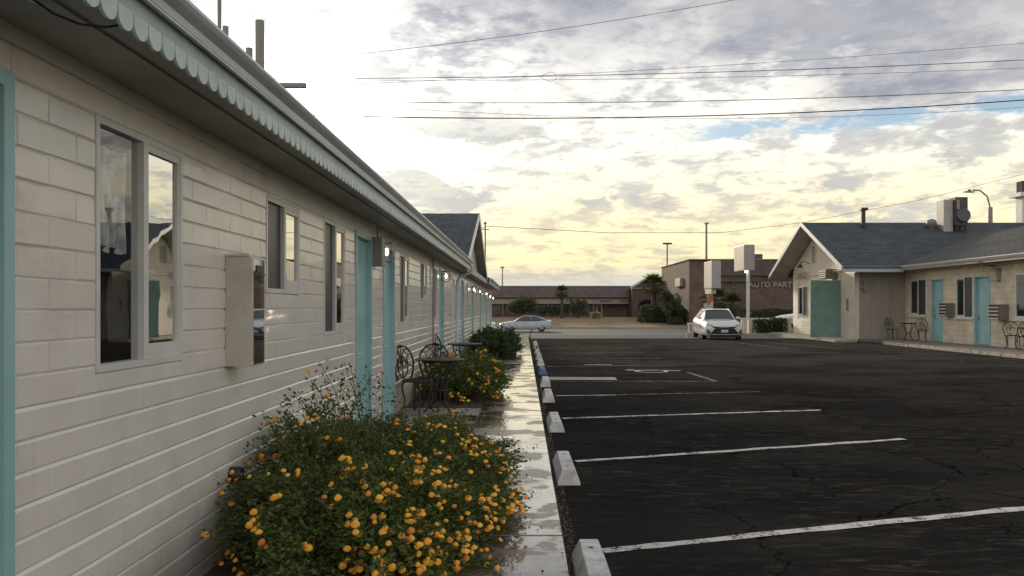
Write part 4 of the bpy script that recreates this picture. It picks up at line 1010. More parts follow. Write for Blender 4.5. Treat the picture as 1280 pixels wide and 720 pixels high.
# big gable roof (ridge along X)
ex0, er, ee0, ee1, ezt, erz = 13.7, yr, 33.0, 42.8, 3.17, 5.60
b = MB(); b.prism([(ee0 - 30, ezt), (er - 30, erz - .02), (ee1 - 30, ezt), (ee1 - 30, ezt + .08), (er - 30, erz + .07), (ee0 - 30, ezt + .08)], 0, ex0 - RX, 13.0); b.build('roof', SHX, off)
for (y0, z0, y1, z1) in ((ee0, ezt, er, erz), (er, erz, ee1, ezt)):
    MB().prism([(y0 - 30, z0 - .10), (y1 - 30, z1 - .10), (y1 - 30, z1 + .10), (y0 - 30, z0 + .10)], 0, ex0 - RX - .035, ex0 - RX - .002).build('bargeboard', WHITE, off)
MB().box(ex0 - RX, -.55, ee0 - 30 - .03, ee0 - 30 - .002, ezt - .10, ezt + .10).build('fascia', TRIM, off)
MB().prism([(ee0 - 30 - .032, 3.16), (ee0 - 30 - .06, 3.165), (ee0 - 30 - .12, 3.24), (ee0 - 30 - .12, 3.27), (ee0 - 30 - .032, 3.27)], 0, ex0 - RX, -.60).build('gutter', mat('teal_gutter', (.16, .23, .25), .4), off)
b = MB(); x = ex0 - RX
while x < -.65:
    b.prism([(x, 3.07), (x, 3.03), (x + .05, 2.99), (x + .1, 3.03), (x + .1, 3.07)], 1, ee0 - 30 - .03, ee0 - 30 - .02); x += .105
b.build('scallop_trim', TRIM, off, kind='stuff')
MB().box(ex0 - RX + .02, 0.3, ee0 - 30, ya - 30 + .02, ezt - .08, ezt - .05).build('soffit', SOFFIT, off)
# row roof (ridge along Y)
def rowroof(y0, y1):
    b = MB(); X = lambda v: v - RX
    vs_b = []
    # valley: front slope z = 3.2+(x-16.9)*.335 meets big roof z = 3.25+(y-32.6)*.492
    def yv(x): return 33.0 + (3.2 + (x - 16.3) * .335 - 3.22) / .492
    pts = [(16.3, y0, 3.2), (21.4, y0, 4.91), (21.4, yv(21.4) + .25, 4.91), (16.3, yv(16.3) + .25, 3.2)]
    up = [(X(x), y - 30, z + .08) for x, y, z in pts]; lo_ = [(X(x), y - 30, z) for x, y, z in pts]
    b.add(up + lo_, [(0, 1, 2, 3), (7, 6, 5, 4), (0, 4, 5, 1), (1, 5, 6, 2), (2, 6, 7, 3), (3, 7, 4, 0)])
    pts = [(21.4, y0, 4.91), (26.5, y0, 3.2), (26.5, 33.0, 3.2), (21.4, yv(21.4) + .25, 4.91)]
    up = [(X(x), y - 30, z + .0799) for x, y, z in pts]; lo_ = [(X(x), y - 30, z) for x, y, z in pts]
    b.add(up + lo_, [(0, 1, 2, 3), (7, 6, 5, 4), (0, 4, 5, 1), (1, 5, 6, 2), (2, 6, 7, 3), (3, 7, 4, 0)])
    return b
rowroof(18.6, 33).build('roof', SHY, off, fix=True)
MB().box(16.27 - RX, 16.295 - RX, 18.6 - 30, 33.1 - 30, 3.08, 3.28).build('fascia', mat('pale_fascia', (.46, .42, .35), .6, (.40, .36, .30), 3), off)
MB().prism([(16.268 - RX, 3.15), (16.24 - RX, 3.15), (16.16 - RX, 3.24), (16.16 - RX, 3.27), (16.268 - RX, 3.27)], 1, 18.6 - 30, 33.05 - 30).build('gutter', WHITE, off)
MB().box(16.3 - RX, 0.05, 18.7 - 30, 33.98 - 30, 3.10, 3.125).build('soffit', SOFFIT, off)
MB().tube([(16.22 - RX, 27.4 - 30, 3.15), (16.35 - RX, 27.4 - 30, 3.02), (16.82 - RX, 27.4 - 30, 2.95)], .035, 6).build('gutter_elbow', GREYBOX, off)
# gable louvre
t = MB(wg).box(38.5, 39.05, .003, .06, 3.68, 4.62).build('louvre_vent', CREAM, off)
for i in range(8): MB(wg).box(38.56, 38.99, .061, .075, 3.74 + i * .11, 3.79 + i * .11).build('louvre_slat', mat('slat_dark', (.06, .055, .05), .7), t)
MB(wg).box(35.4, 41.7, .04, .075, 3.10, 3.17).build('band_board', CREAM, off)
# sidewalks on the right
b = MB(); b.prism([(14.6, 18), (16.89, 18), (16.89, 33.99), (14.8, 33.99), (14.8, 33.5), (15.4, 33.2), (14.6, 31.2)], 2, -.1, .10); struct(b, 'office_pavement', mat('pavement_tan', (.22, .19, .16), .85, (.17, .15, .125), 3, 6, dirt=(.10, .085, .07), dirt_amt=.5))
b = MB(); b.prism([(13.35, 32.9), (13.9, 43.6), (14.69, 43.6), (14.69, 34.2), (14.3, 33.0)], 2, -.4, .102); struct(b, 'office_step', mat('light_concrete', (.40, .36, .30), .8, (.33, .29, .24), 3, 5))
b = MB(); b.box(14.555, 14.598, 18.0, 31.15, -.1, .112)
struct(b, 'painted_kerb', paint_mat('kerb_paint', (.50, .46, .40), .42))
# boards under the overhangs
for (y0, z0, y1, z1) in ((ee0, ezt, er, erz), (er, erz, ee1, ezt)):
    dz = -.035
    MB().prism([(y0 - 30, z0 + dz - .02), (y1 - 30, z1 + dz - .02), (y1 - 30, z1 + dz - .002), (y0 - 30, z0 + dz - .002)], 0, ex0 - RX + .002, gx - RX - .036).build('rake_soffit', SOFFIT, off)
# office fittings
t = thing('open_door', 'green-teal office door standing open in front of the gable wall', 'door', (14.7, 35.5, .12))
MB().box(-1.44, -.02, -.03, .03, 0, 2.62).build('door_leaf', TEALD, t)
MB().box(-1.39, -1.34, -.075, -.032, .98, 1.28).build('handle', CHROME, t); MB().tube([(-1.37, -.08, 1.0), (-1.25, -.08, 1.0)], .018).build('lever', CHROME, t)
for z in (.3, 1.3, 2.3): MB().box(-.06, .0, -.04, -.031, z - .07, z + .07).build('hinge', CHROME, t)
def ac_unit(label, mp_loc, w, h, d, group, m=GREYBOX):
    t = thing('air_conditioner', label, 'air conditioner', mp_loc, 0, group)
    MB().box(-d, 0, 0, w, 0, h).build('casing', m, t, bevel=.01)
    g_ = MB().box(-d - .012, -d - .0005, .02, w - .02, .02, h - .02).build('grille', BLACKP, t)
    for i in range(4): MB().box(-d - .035, -d - .0125, .03, w - .03, .03 + i * (h - .08) / 3.6, .065 + i * (h - .08) / 3.6).build('slat', CREAM, g_)
    return t
gA = 'window air conditioners on the cream building'
ACM = mat('ac_casing', (.22, .195, .165), .6, (.18, .16, .135), 4)
ac_unit('air conditioner on the cream wall beside the far teal door', (16.89, 30.1, 1.14), .58, .52, .31, gA, ACM)
ac_unit('air conditioner on the cream wall right of the nearer teal door', (16.89, 26.75, 1.05), .62, .55, .32, gA, ACM)
t = ac_unit('boxy air conditioner above the open office door', (14.64, 35.86, 2.84), .85, .44, .50, gA, ACM)
MB().tube([(-.6, .2, .0), (-.02, .2, -.35)], .015, 5).build('bracket', WHITE, t); MB().tube([(-.6, .8, .0), (-.02, .8, -.35)], .015, 5).build('bracket', WHITE, t)
t = thing('gooseneck_lamp', 'small dark gooseneck lamp on the gable above the faded office sign', 'lamp', (14.64, 39.3, 3.72))
MB().tube([(0, 0, 0), (-.25, 0, .12), (-.45, 0, .05), (-.5, 0, -.05)], .02, 6).build('arm', IRON, t)
MB().lathe([(.04, .06), (.17, -.12), (.15, -.12), (.03, .04)], (-.5, 0, -.08), 12).build('shade', IRON, t)
def text_mesh(body, size, m, depth, loc, rot, parent=None, name='lettering', **props):
    cu = bpy.data.curves.new(name, 'FONT'); cu.body = body; cu.size = size; cu.extrude = depth; cu.align_x = 'LEFT'; cu.space_character = props.pop('space', 1.0)
    cu.offset = props.pop('offset', 0.0)
    tmp = bpy.data.objects.new('tmp', cu); COL.objects.link(tmp); dg = bpy.context.evaluated_depsgraph_get(); dg.update()
    me = bpy.data.meshes.new_from_object(tmp.evaluated_get(dg)); bpy.data.objects.remove(tmp); me.materials.clear(); me.materials.append(m)
    return link(name, me, parent, loc, rot, **props)
t = thing('office_lettering', 'faded brown OFFICE lettering on the cream gable wall', 'sign', (14.60, 38.9, 2.98))
text_mesh('OFFICE', .50, mat('faded_brown', (.36, .26, .19), .8), .006, (-.075, 2.1, -.02), (R(90), 0, R(-90)), t, 'letters', offset=.005)
lantern(wg, 34.5, 2.12, 'unlit lantern on the cream panel at the office corner', 'lanterns on the cream building', False, 1.6)
lantern(FX(RX, -1), 27.3, 2.68, 'unlit lantern on the cream wall above the nearer air conditioner', 'lanterns on the cream building', False, 1.8)
one(MB().box(14.615, 14.63, 34.6, 34.8, 1.35, 1.9), 'notice_plate', GREYBOX, 'narrow grey plate on the cream panel at the office corner', 'plate')
b = MB(); b.tube([(14.8, 33.9, 2.35), (15.02, 33.85, 2.35)], .02, 5); b.tube([(14.85, 33.9, 2.62), (15.15, 33.85, 2.62)], .02, 5); b.box(15.0, 15.15, 33.8, 33.985, 2.2, 2.65)
one(b, 'pipe_bracket', GREYBOX, 'small bracket and pipes on the grey wall just past the office corner', 'bracket')
# roof-top units on the right
def rzR(y): return 3.25 + (y - 33.0) * .492
t = thing('evaporative_cooler', 'tall boxy cooler with a dark fan unit on the right roof', 'cooler', (20.15, 36.9, rzR(36.9) - .5))
MB().box(-.02, .42, -.1, .55, 0, 1.98).build('metal_duct', mat('galvanised', (.42, .41, .38), .5, (.34, .33, .31), 4), t, bevel=.01)
CD = mat('cooler_dark', (.05, .05, .055), .6, (.08, .075, .07), 6)
MB().box(.44, 1.02, -.3, .3, .75, 2.08).build('cooler_body', CD, t, bevel=.02)
MB().lathe([(.30, 0), (.33, .05), (.33, .12), (.2, .14)], (.78, -.44, 1.2), 14, 'y').build('fan_drum', mat('drum', (.09, .09, .095), .5), t)
MB().box(.5, .62, -.303, -.28, 1.5, 1.95).build('panel', GREYBOX, t)
for x in (.5, .92):
    for y in (-.26, .2): MB().box(x, x + .05, y, y + .05, -.05, .75).build('stand_leg', BLACKP, t)
MB().box(.44, 1.02, -.3, .3, .70, .745).build('stand_shelf', BLACKP, t)
b = MB(); b.lathe([(.12, 0), (.12, .40), (.15, .46), (.22, .55), (.24, .68), (.18, .82), (.01, .88)], (19.75, 37.2, rzR(37.2) - .42), 14)
one(b, 'turbine_vent', mat('turbine', (.20, .20, .19), .5, (.12, .12, .115), 25), 'round turbine vent on the right roof, left of the cooler', 'vent', smooth=True)
b = MB(); b.tube([(16.5, 37.3, 5.4), (16.5, 37.3, 6.2)], .10, 9); b.box(16.33, 16.67, 37.15, 37.45, 6.2, 6.32)
one(b, 'flue_pipe', IRON, 'dark flue pipe with a flat cap near the left end of the right roof ridge', 'flue')
b = MB(); t = thing('tall_block', 'tall pale block with a dark top behind the right roof, cut by the photo edge', 'building', (25.05, 38.6, 0))
MB().box(0, 3, 0, .5, 4.0, 7.05).build('wall', WHITE, t); MB().box(-.25, 3.25, -.25, .7, 7.05, 7.25).build('ledge', WHITE, t); MB().box(0.02, 2.9, 0.02, .48, 7.25, 7.85).build('parapet', SHX, t)

# ------------------------------------------------------------------ cars
def interp(tab, x):
    for (x0, v0), (x1, v1) in zip(tab[:-1], tab[1:]):
        if x <= x1: k = (x - x0) / (x1 - x0); k = max(0, k); return v0 + (v1 - v0) * k
    return tab[-1][1]
def car(label, loc, rz, paint, aggressive=False, hs=1.0):
    L = 4.85; t = thing('parked_car' if aggressive else 'car', label, 'car', loc, rz)
    top = [(-2.42, .78), (-2.36, .98), (-2.2, 1.04), (-1.5, 1.03), (-.6, .98), (.9, .97), (1.5, .92), (2.0, .85), (2.3, .75), (2.42, .66)]
    hw = [(-2.42, .70), (-2.3, .84), (-1.9, .90), (-1, .92), (1, .92), (1.8, .91), (2.15, .87), (2.34, .80), (2.42, .70)]
    bot = [(-2.42, .38), (-2.2, .26), (-1.8, .20), (1.9, .18), (2.3, .17), (2.42, .26)]
    sx = [-2.42, -2.38, -2.3, -2.15, -1.95, -1.6, -1.2, -.8, -.3, .3, .9, 1.2, 1.5, 1.8, 2.0, 2.15, 2.28, 2.36, 2.40, 2.42]
    vs, fs = [], []; ring = []
    for x in sx:
        w, tp, bt = interp(hw, x), interp(top, x) * 1.0, interp(bot, x)
        sh_ = bt + (tp - bt) * .80
        half = [(0, bt), (w * .80, bt), (w * .97, bt + .06), (w, bt + (tp - bt) * .35), (w * .985, bt + (tp - bt) * .62), (w * .95, sh_), (w * .84, tp - .02), (w * .5, tp + .015), (0, tp + .03)]
        r_ = [(x, y, z) for y, z in half] + [(x, -y, z) for y, z in half[-2:0:-1]]
        ring.append(len(r_)); vs += r_
    n = ring[0]
    for i in range(len(sx) - 1):
        for k in range(n): fs.append((i * n + k, i * n + (k + 1) % n, (i + 1) * n + (k + 1) % n, (i + 1) * n + k))
    fs += [tuple(range(n)), tuple(range((len(sx) - 1) * n, len(sx) * n))]
    b = MB(); b.add(vs, fs); me = b.mesh('body', paint)
    body = link('body', me, t)
    # cut the wheel arches
    cutb = MB()
    for x in (-1.42, 1.42):
        for s in (-1, 1): cutb.lathe([(.375, 0), (.375, .5)], (x, .62 if s > 0 else -1.12, .335), 20, 'y')
    cut = cutb.build('cut', None); md = body.modifiers.new('b', 'BOOLEAN'); md.object = cut; md.operation = 'DIFFERENCE'; md.solver = 'EXACT'
    sb = body.modifiers.new('s', 'BEVEL'); sb.width = .03; sb.segments = 2; sb.limit_method = 'ANGLE'; sb.angle_limit = R(50)
    dg = bpy.context.evaluated_depsgraph_get(); dg.update()
    me2 = bpy.data.meshes.new_from_object(body.evaluated_get(dg)); body.modifiers.clear(); body.data = me2; bpy.data.objects.remove(cut)
    me2.materials.clear(); me2.materials.append(paint)
    me2.polygons.foreach_set('use_smooth', [True] * len(me2.polygons))
    me2.set_sharp_from_angle(angle=R(32)) if hasattr(me2, 'set_sharp_from_angle') else None
    # greenhouse: roof skin, pillars, glass
    ZR = 1.445 * hs
    bs = [(-1.92, 1.035), (-1.35, 1.03), (-.55, .99), (.25, .98), (1.08, .955)]      # belt corner x,z rear -> front
    rf = [(-1.12, 1.36), (-.9, 1.42), (-.35, 1.445), (.15, 1.43), (.34, 1.40)]
    rf = [(x, z * hs) for x, z in rf]
    wb, wr_ = .80, .60
    def S(k, s, in_=0.0): return (bs[k][0], s * (wb - in_ + (.0 if k not in (0, 4) else -.08)), bs[k][1]), (rf[k][0], s * (wr_ - in_ - (.0 if k not in (0, 4) else .03)), rf[k][1])
    b = MB()
    for s in (-1, 1):
        for k in range(4):
            a0, a1 = S(k, s); c0, c1 = S(k + 1, s); b.quad(a0, c0, c1, a1)
    a0, a1 = S(4, 1); c0, c1 = S(4, -1); b.quad(a0, c0, c1, a1); a0, a1 = S(0, 1); c0, c1 = S(0, -1); b.quad(a0, c0, c1, a1)
    b.build('glass', CGLASS, t)
    b = MB(); tops = [(x, z) for x, z in rf]; vs = []
    for x, z in tops:
        for y, dz in ((-.62, -.015), (-.45, .018), (0, .03), (.45, .018), (.62, -.015)): vs.append((x, y if abs(y) < .6 else y * (1 if x not in (rf[0][0], rf[4][0]) else .95), z + dz))
    b.add(vs, [(i * 5 + j, i * 5 + j + 1, (i + 1) * 5 + j + 1, (i + 1) * 5 + j) for i in range(4) for j in range(4)])
    vs2 = [(x, y, z - .035) for x, y, z in vs]; b.add(vs2, [(i * 5 + j, (i + 1) * 5 + j, (i + 1) * 5 + j + 1, i * 5 + j + 1) for i in range(4) for j in range(4)])
    b.build('roof', paint, t, smooth=True)
    for s in (-1, 1):
        b = MB()
        for k, r in ((0, .05), (4, .034)):
            a0, a1 = S(k, s); b.tube([Vector(a0) + Vector((0, 0, -.02)), Vector(a1)], r, 6)
        a0, a1 = S(2, s); b.tube([a0, a1], .022, 5)
        b.tube([S(k, s)[1] for k in range(5)], .026, 5)
        b.build('pillar_frame', paint, t, smooth=True)
    # wheels
    for x in (-1.42, 1.42):
        for s in (-1, 1):
            w = MB().lathe([(.20, -.10), (.31, -.105), (.332, -.08), (.335, 0), (.332, .08), (.31, .105), (.20, .10)], (x, s * .80, .335), 24, 'y', cap=False).build('wheel', RUBBER, t, smooth=True)
            b = MB(); yo = s * .88; b.lathe([(.215, -.02), (.225, .0), (.20, .01)], (x, yo, .335), 20, 'y', cap=False)
            b.lathe([(.05, -.01), (.05, .015)], (x, yo, .335), 10, 'y')
            for q in range(10):
                a = q * 2 * math.pi / 10; b.tube([(x + .04 * math.cos(a), yo, .335 + .04 * math.sin(a)), (x + .21 * math.cos(a), yo, .335 + .21 * math.sin(a))], .014, 4)
            b.build('rim', CHROME, w)
            MB().lathe([(.2, 0), (.2, .01)], (x, s * .80, .335), 16, 'y').build('brake_disc', BLACKP, w)
    # decals shrunk on the nose
    bm = bmesh.new(); bm.from_mesh(me2); bvh = BVHTree.FromBMesh(bm); bm.free()
    def patch(name, poly, m, off_=.006, back=False):
        bm = bmesh.new(); vv = [bm.verts.new((0, y, z)) for y, z in poly]; bm.faces.new(vv)
        bmesh.ops.triangulate(bm, faces=bm.faces)
        for _ in range(3):
            bmesh.ops.subdivide_edges(bm, edges=[e for e in bm.edges if e.calc_length() > .06], cuts=1); bmesh.ops.triangulate(bm, faces=bm.faces)
        for v in bm.verts:
            o = Vector((4 if not back else -4, v.co.y, v.co.z)); h = bvh.ray_cast(o, Vector((-1 if not back else 1, 0, 0)))
            x = h[0].x if h[0] is not None else (2.2 if not back else -2.2)
            v.co.x = x + (off_ if not back else -off_)
        me = bpy.data.meshes.new(name); bm.to_mesh(me); bm.free(); me.materials.append(m); return link(name, me, t)
    if aggressive:
        patch('lower_grille', [(-.42, .57), (.42, .57), (.56, .42), (.68, .30), (-.68, .30), (-.56, .42)], RUBBER, .012)
        MB().box(2.20, 2.415, -.66, .66, .13, .32).build('lower_valance', RUBBER, t, bevel=.02)
        patch('upper_grille', [(-.60, .67), (-.12, .615), (.12, .615), (.60, .67), (.46, .575), (-.46, .575)], BLACKP, .008)
        patch('badge', [(-.07, .65), (.07, .65), (.05, .60), (-.05, .60)], CHROME, .014)
        for s in (-1, 1):
            patch('headlight', [(s * .50, .72), (s * .78, .78), (s * .80, .72), (s * .56, .65)], HLAMP, .007)
            patch('side_intake', [(s * .62, .42), (s * .80, .54), (s * .80, .32), (s * .70, .30)], BLACKP, .007)
    else:
        patch('grille', [(-.4, .5), (.4, .5), (.3, .3), (-.3, .3)], BLACKP)
        for s in (-1, 1): patch('headlight', [(s * .45, .66), (s * .76, .70), (s * .76, .60), (s * .5, .58)], HLAMP, .007)
    patch('number_plate', [(-.16, .50), (.16, .50), (.16, .38), (-.16, .38)], PLATE, .022)
    for s in (-1, 1): patch('tail_light', [(s * .5, .92), (s * .80, .90), (s * .78, .78), (s * .5, .80)], TLAMP, .007, True)
    for s in (-1, 1):
        b = MB(); b.box(.78, .90, s * .90 - .09, s * .90 + .09, .97, 1.09); b.build('mirror', paint, t, bevel=.03)
        b = MB()
        for x in (.95, -.05, -1.0): b.box(x - .004, x + .004, s * .918, s * .924, .34, .93)
        for x in (.1, -.9): b.box(x - .08, x + .08, s * .922, s * .94, .80, .825)
        b.build('door_seams', BLACKP, t)
    return t
CPW = carpaint('pearl_white', (.62, .62, .60)); CPS = carpaint('silver_blue', (.36, .39, .42)); CPG = carpaint('white_van', (.5, .5, .5))
car('white sedan with a black grille parked facing the camera', (9.50, 37.9, gz(38)), R(-95.0) + R(0.2), CPW, True)
car('silver sedan on the street passing beyond the end of the walkway', (.25, 71.2, -.745), R(180), CPS)
car('light car rear poking out from behind the far end of the left building', (-4.35, 56, gz(56) + .02), R(180), CPG, hs=1.09)
struct(MB().box(15.3, 27, 46.6, 53.5, -.9, .115), 'side_driveway', CONC)
car('white car nose showing behind the cream office building', (18.5, 49, .12), R(180), CPW)

# ------------------------------------------------------------------ landscaping by the office
b = MB(); b.box(12.95, 15.9, 45.6, 45.8, -.6, .80); b.box(12.9, 15.95, 45.55, 45.85, .80, .86)
one(b, 'low_wall', CREAM, 'low cream wall behind the small hedges by the office', 'wall')
one(MB().box(14.75, 15.25, 44.1, 44.5, -.6, .84), 'gate_post', CREAM, 'thick cream post between the small hedge and the office', 'post')
one(MB().box(13.0, 13.3, 44.3, 44.6, -.6, .78), 'gate_post', CREAM, 'slim cream post at the foot of the tall pole sign', 'post')
hedge('small dark clipped hedge right of the pole sign', 13.15, 13.95, 43.2, 44.0, gz(43.6), .95, 1600, .09, LEAFD, 5, 'small hedges by the office')
hedge('slightly larger clipped hedge beside the thick cream post', 14.0, 14.75, 43.0, 43.9, gz(43.4), 1.02, 1600, .09, LEAFD, 6, 'small hedges by the office')
t = thing('barrier', 'small white two-legged barrier just left of the white sedan', 'barrier', (9.75, 44.5, gz(44.5)))
MB().box(-.25, .2, -.05, .05, .72, .84).build('rail', WHITE, t); MB().box(-.2, -.12, -.03, .03, -.1, .72).build('leg', WHITE, t); MB().box(.05, .13, -.03, .03, -.1, .72).build('leg', WHITE, t)
b = MB(); b.box(9.0, 14.2, 42.3, 42.55, -.6, .06); struct(b, 'lot_kerb', mat('pale_kerb', (.45, .42, .37), .8, (.33, .30, .27), 3))
# pole sign near the office
t = thing('pole_sign', 'blank cream box sign on a tall white pole behind the white sedan', 'sign', (13.15, 45.3, gz(45)))
MB().tube([(.1, 0, -.2), (.1, 0, 3.95)], .10, 10).build('pole', WHITE, t)
bx = MB().box(-.2, .40, -.3, 1.9, 3.92, 5.42).build('sign_box', SIGNE, t, bevel=.02)
MB().box(-.214, -.202, -.25, 1.85, 3.97, 5.37).build('sign_face', SIGNF, bx)
MB().lathe([(.05, 0), (.1, -.08), (.08, -.1)], (-.05, -.1, 3.9), 8).build('lamp', BULB, t)
# pylon sign across the street
t = thing('pylon_sign', 'blank cream pylon sign with poster panels below, in front of the brick store', 'sign', (14.1, 57, gz(57)))
bx = MB().box(-.1, .56, 0, 2.5, 3.6, 5.65).build('sign_box', SIGNE, t, bevel=.02)
MB().box(-.114, -.102, .05, 2.45, 3.65, 5.6).build('sign_face', SIGNF, bx)
MB().box(-.06, .3, .4, 2.4, 3.2, 3.6).build('lower_box', SIGNF, t); MB().box(.0, .14, .7, .9, -.1, 3.2).build('post', WHITE, t)
p_ = MB().box(-.30, .15, .62, .68, 2.0, 3.18).build('poster_panel', mat('poster', (.45, .40, .37), .7, (.38, .14, .09), 2.2, 2, lo=.5, hi=.52), t)
MB().box(-.55, .0, .66, .7, 1.9, 2.5).build('poster_panel', mat('poster_b', (.50, .48, .45), .7, (.25, .22, .2), 5, 2, lo=.5, hi=.55), t)

# ------------------------------------------------------------------ brick auto-parts store
SY, SX = 85.0, 18.35
t = thing('brick_store', 'brown brick store with AUTO PARTS lettering beyond the street', 'building', (SX, SY, -.3))
MB().box(0, 34, 0, 17, -.5, 5.4).build('wall', BRICK, t)
MB().box(3.0, 33.99, -.25, -.001, 5.45, 7.02).build('parapet_band', MANS, t); MB().box(0.01, 34, 0.01, 17, 5.4, 7.0).build('upper_wall', BRICK, t)
MB().box(-.12, 34.1, -.30, 17.1, 7.025, 7.12).build('coping', CONC, t)
MB().box(3.0, 34, -.55, -.26, 5.28, 5.44).build('ledge', MANS, t)
MB().box(3.0, 8.0, -.35, -.002, 4.6, 5.2).build('canopy_board', mat('canopy', (.09, .085, .06), .8), t)
MB().box(.001 - .02, -.001, 9.5, 11, .3, 3.2).build('side_door', DARKGL, t)
text_mesh('AUTO PARTS', .80, mat('letter_grey', (.30, .29, .30), .5), .06, (6.55, -.08, 4.02), (R(90), 0, 0), t, 'lettering', space=1.12, offset=.018, kind='stuff')
text_mesh('Coll', .75, mat('letter_teal', (.12, .20, .17), .5), .05, (4.62, -.06, 3.95), (R(90), 0, 0), t, 'lettering', kind='stuff')
for i in range(3): MB().box(15.5 + i * 3.2, 18.3 + i * 3.2, -.03, -.002, .4, 3.2).build('window', DARKGL, t)
u = thing('rooftop_unit', 'low brown rooftop unit on the brick store', 'rooftop unit', (25.4, 87, 6.72)); MB().box(0, 1.7, 0, 2, 0, .8).build('casing', MANS, u, bevel=.03); MB().box(-.8, -.02, .3, 1.5, 0, .45).build('duct', GREYBOX, u)
u = thing('side_sign', 'small pale box sign on the side wall of the brick store', 'sign', (SX, 88.2, 3.9)); MB().box(-.35, -.02, 0, 3.0, 0, .95).build('box', SIGNE, u, bevel=.02); MB().box(-.37, -.352, .1, 2.9, .1, .85).build('face', SIGNF, u)

# ------------------------------------------------------------------ strip mall
MY = 105.0
t = thing('strip_mall', 'long low brown strip mall with a pale fascia beyond the street', 'building', (PX(600, MY) - 25, MY, 0))
ox = t.location.x; x1 = PX(789, MY) - ox
MB().box(0, x1, 1.2, 14, -.5, 3.0).build('wall', BRICK, t)
MB().prism([(-.3, 2.85), (.9, 4.45), (4, 4.45), (4, 2.85)], 0, 0, x1).build('mansard_roof', MANS, t)
MB().box(0, x1, -.32, -.02, 2.72, 2.84).build('eave_line', mat('eave_dark', (.03, .027, .025), .8), t)
MB().box(0, x1, -.10, 1.1, 1.95, 2.70).build('fascia', mat('mall_fascia', (.30, .26, .23), .7, (.26, .23, .20), 1, dirt=(.12, .1, .09)), t)
for i in range(int(x1 // 3.1)):
    MB().box(i * 3.1 + .1, i * 3.1 + .3, -.05, .12, .0, 1.94).build('column', mat('mall_column', (.16, .12, .10), .8), t)
for i in range(int(x1 // 3.1)):
    xa = i * 3.1 + .5
    if abs(ox + xa - PX(754, MY)) < 1.4:
        f = MB().box(xa + .2, xa + 1.0, 1.12, 1.19, .1, 1.9).build('door', WHITE, t); MB().box(xa + .32, xa + .88, 1.10, 1.118, .5, 1.8).build('pane', DARKGL, f)
    else:
        f = MB().box(xa, xa + 2.6, 1.12, 1.19, .45, 1.9).build('window', mat('mall_frame', (.10, .09, .08), .6), t)
        for q in range(2): MB().box(xa + .08 + q * 1.26, xa + 1.24 + q * 1.26, 1.10, 1.118, .55, 1.82).build('pane', RUSTW if ox + xa + 1.3 < PX(640, MY) and ox + xa > PX(605, MY) else DARKGL, f)
for px, w, name in ((750, 1.6, 0), (775, 2.4, 1)):
    b = MB(); x = PX(px, MY) - ox
    for i in range(9 if name else 7): b.box(x + i * w / 8, x + i * w / 8 + w / 8 * rnd.uniform(.5, .8), -.13, -.101, 2.22, 2.22 + rnd.choice((.16, .2, .22)))
    b.build('fascia_lettering', mat('dark_letters', (.06, .05, .045), .7), t)
MB().box(0, x1, 1.2, 14, 3.0, 4.3).build('upper_wall', MANS, t)
# arched entrance block
t = thing('arched_entrance', 'brown brick arched block at the right end of the strip mall', 'building', (PX(790, 101), 101, 0))
w = 4.4; pts = [(0, -.3), (.75, -.3), (.75, 1.5)] + [(.75 + 1.25 * (1 - math.cos(math.pi * i / 10)), 1.5 + 1.0 * math.sin(math.pi * i / 10)) for i in range(1, 10)] + [(3.25, 1.5), (3.25, -.3), (w, -.3), (w, 3.9), (0, 3.9)]
MB().prism(pts, 1, 0, .5).build('front_wall', BRICK, t); MB().box(-.05, w + .05, -.15, .6, 3.902, 4.05).build('coping', CONC, t)
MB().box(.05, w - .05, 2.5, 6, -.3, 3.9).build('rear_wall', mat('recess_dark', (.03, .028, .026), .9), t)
MB().prism([(.2, 4.06), (2.6, 5.4), (5.4, 5.4), (5.4, 4.06)], 1, 2, 8).build('roof', MANS, t)

# vegetation across the street
crown_tree('mesquite_tree', 'wide dark bushy tree in front of the left part of the mall', 'tree', (PX(655, 96), 96, .05), .7, .16, (2.3, 1.6, 1.15), 5200, .17, LEAFD, 41, 'trees in front of the mall', 16)
crown_tree('mesquite_tree', 'thin low tree just right of the small palm', 'tree', (PX(722, 97), 97, .05), .9, .12, (1.9, 1.3, 1.2), 2600, .15, LEAFD, 42, 'trees in front of the mall', 12)
crown_tree('mesquite_tree', 'sparse low tree between the bushy tree and the small palm', 'tree', (PX(690, 98), 98, .05), .5, .12, (1.9, 1.3, .8), 2200, .15, LEAFD, 43, 'trees in front of the mall', 10)
crown_tree('olive_tree', 'tall dark tree against the side wall of the brick store', 'tree', (PX(837, 86), 86, -.2), 1.1, .16, (1.25, 1.2, 1.5), 4200, .16, LEAFD, 44, None, 14)
palm('fan palm standing at the corner of the brick store', (PX(817, 90), 90, -.2), 4.1, .30, 1.75, 34, 3)
palm('small fan palm rising above the mall roofline', (PX(702, 97), 97, .1), 3.3, .17, 1.0, 26, 4)
palm('low bushy fan palm behind the white sedan, left of the pole sign', (PX(893, 72), 72, -.75), 2.9, .24, 1.5, 34, 8, skirt=False)
palm('low fan palm just left of the tall pole sign', (PX(915, 74), 74, -.75), 2.4, .24, 1.4, 30, 9, skirt=False)
crown_tree('oleander_bush', 'dark bush under the fan palms behind the white sedan', 'bush', (PX(905, 76), 76, -.75), .2, .1, (2.2, 1.5, 1.5), 3600, .16, LEAFD, 45, None, 14)
hedge('large rounded dark hedge on the dry lawn', PX(797, 90), PX(853, 90), 88, 91, -.35, 1.95, 5200, .15, LEAFD, 51, 'hedges across the street')
hedge('lower hedge right of the large rounded one', PX(846, 88), PX(872, 88), 86, 88.5, -.4, 1.7, 2400, .15, LEAFD, 52, 'hedges across the street')
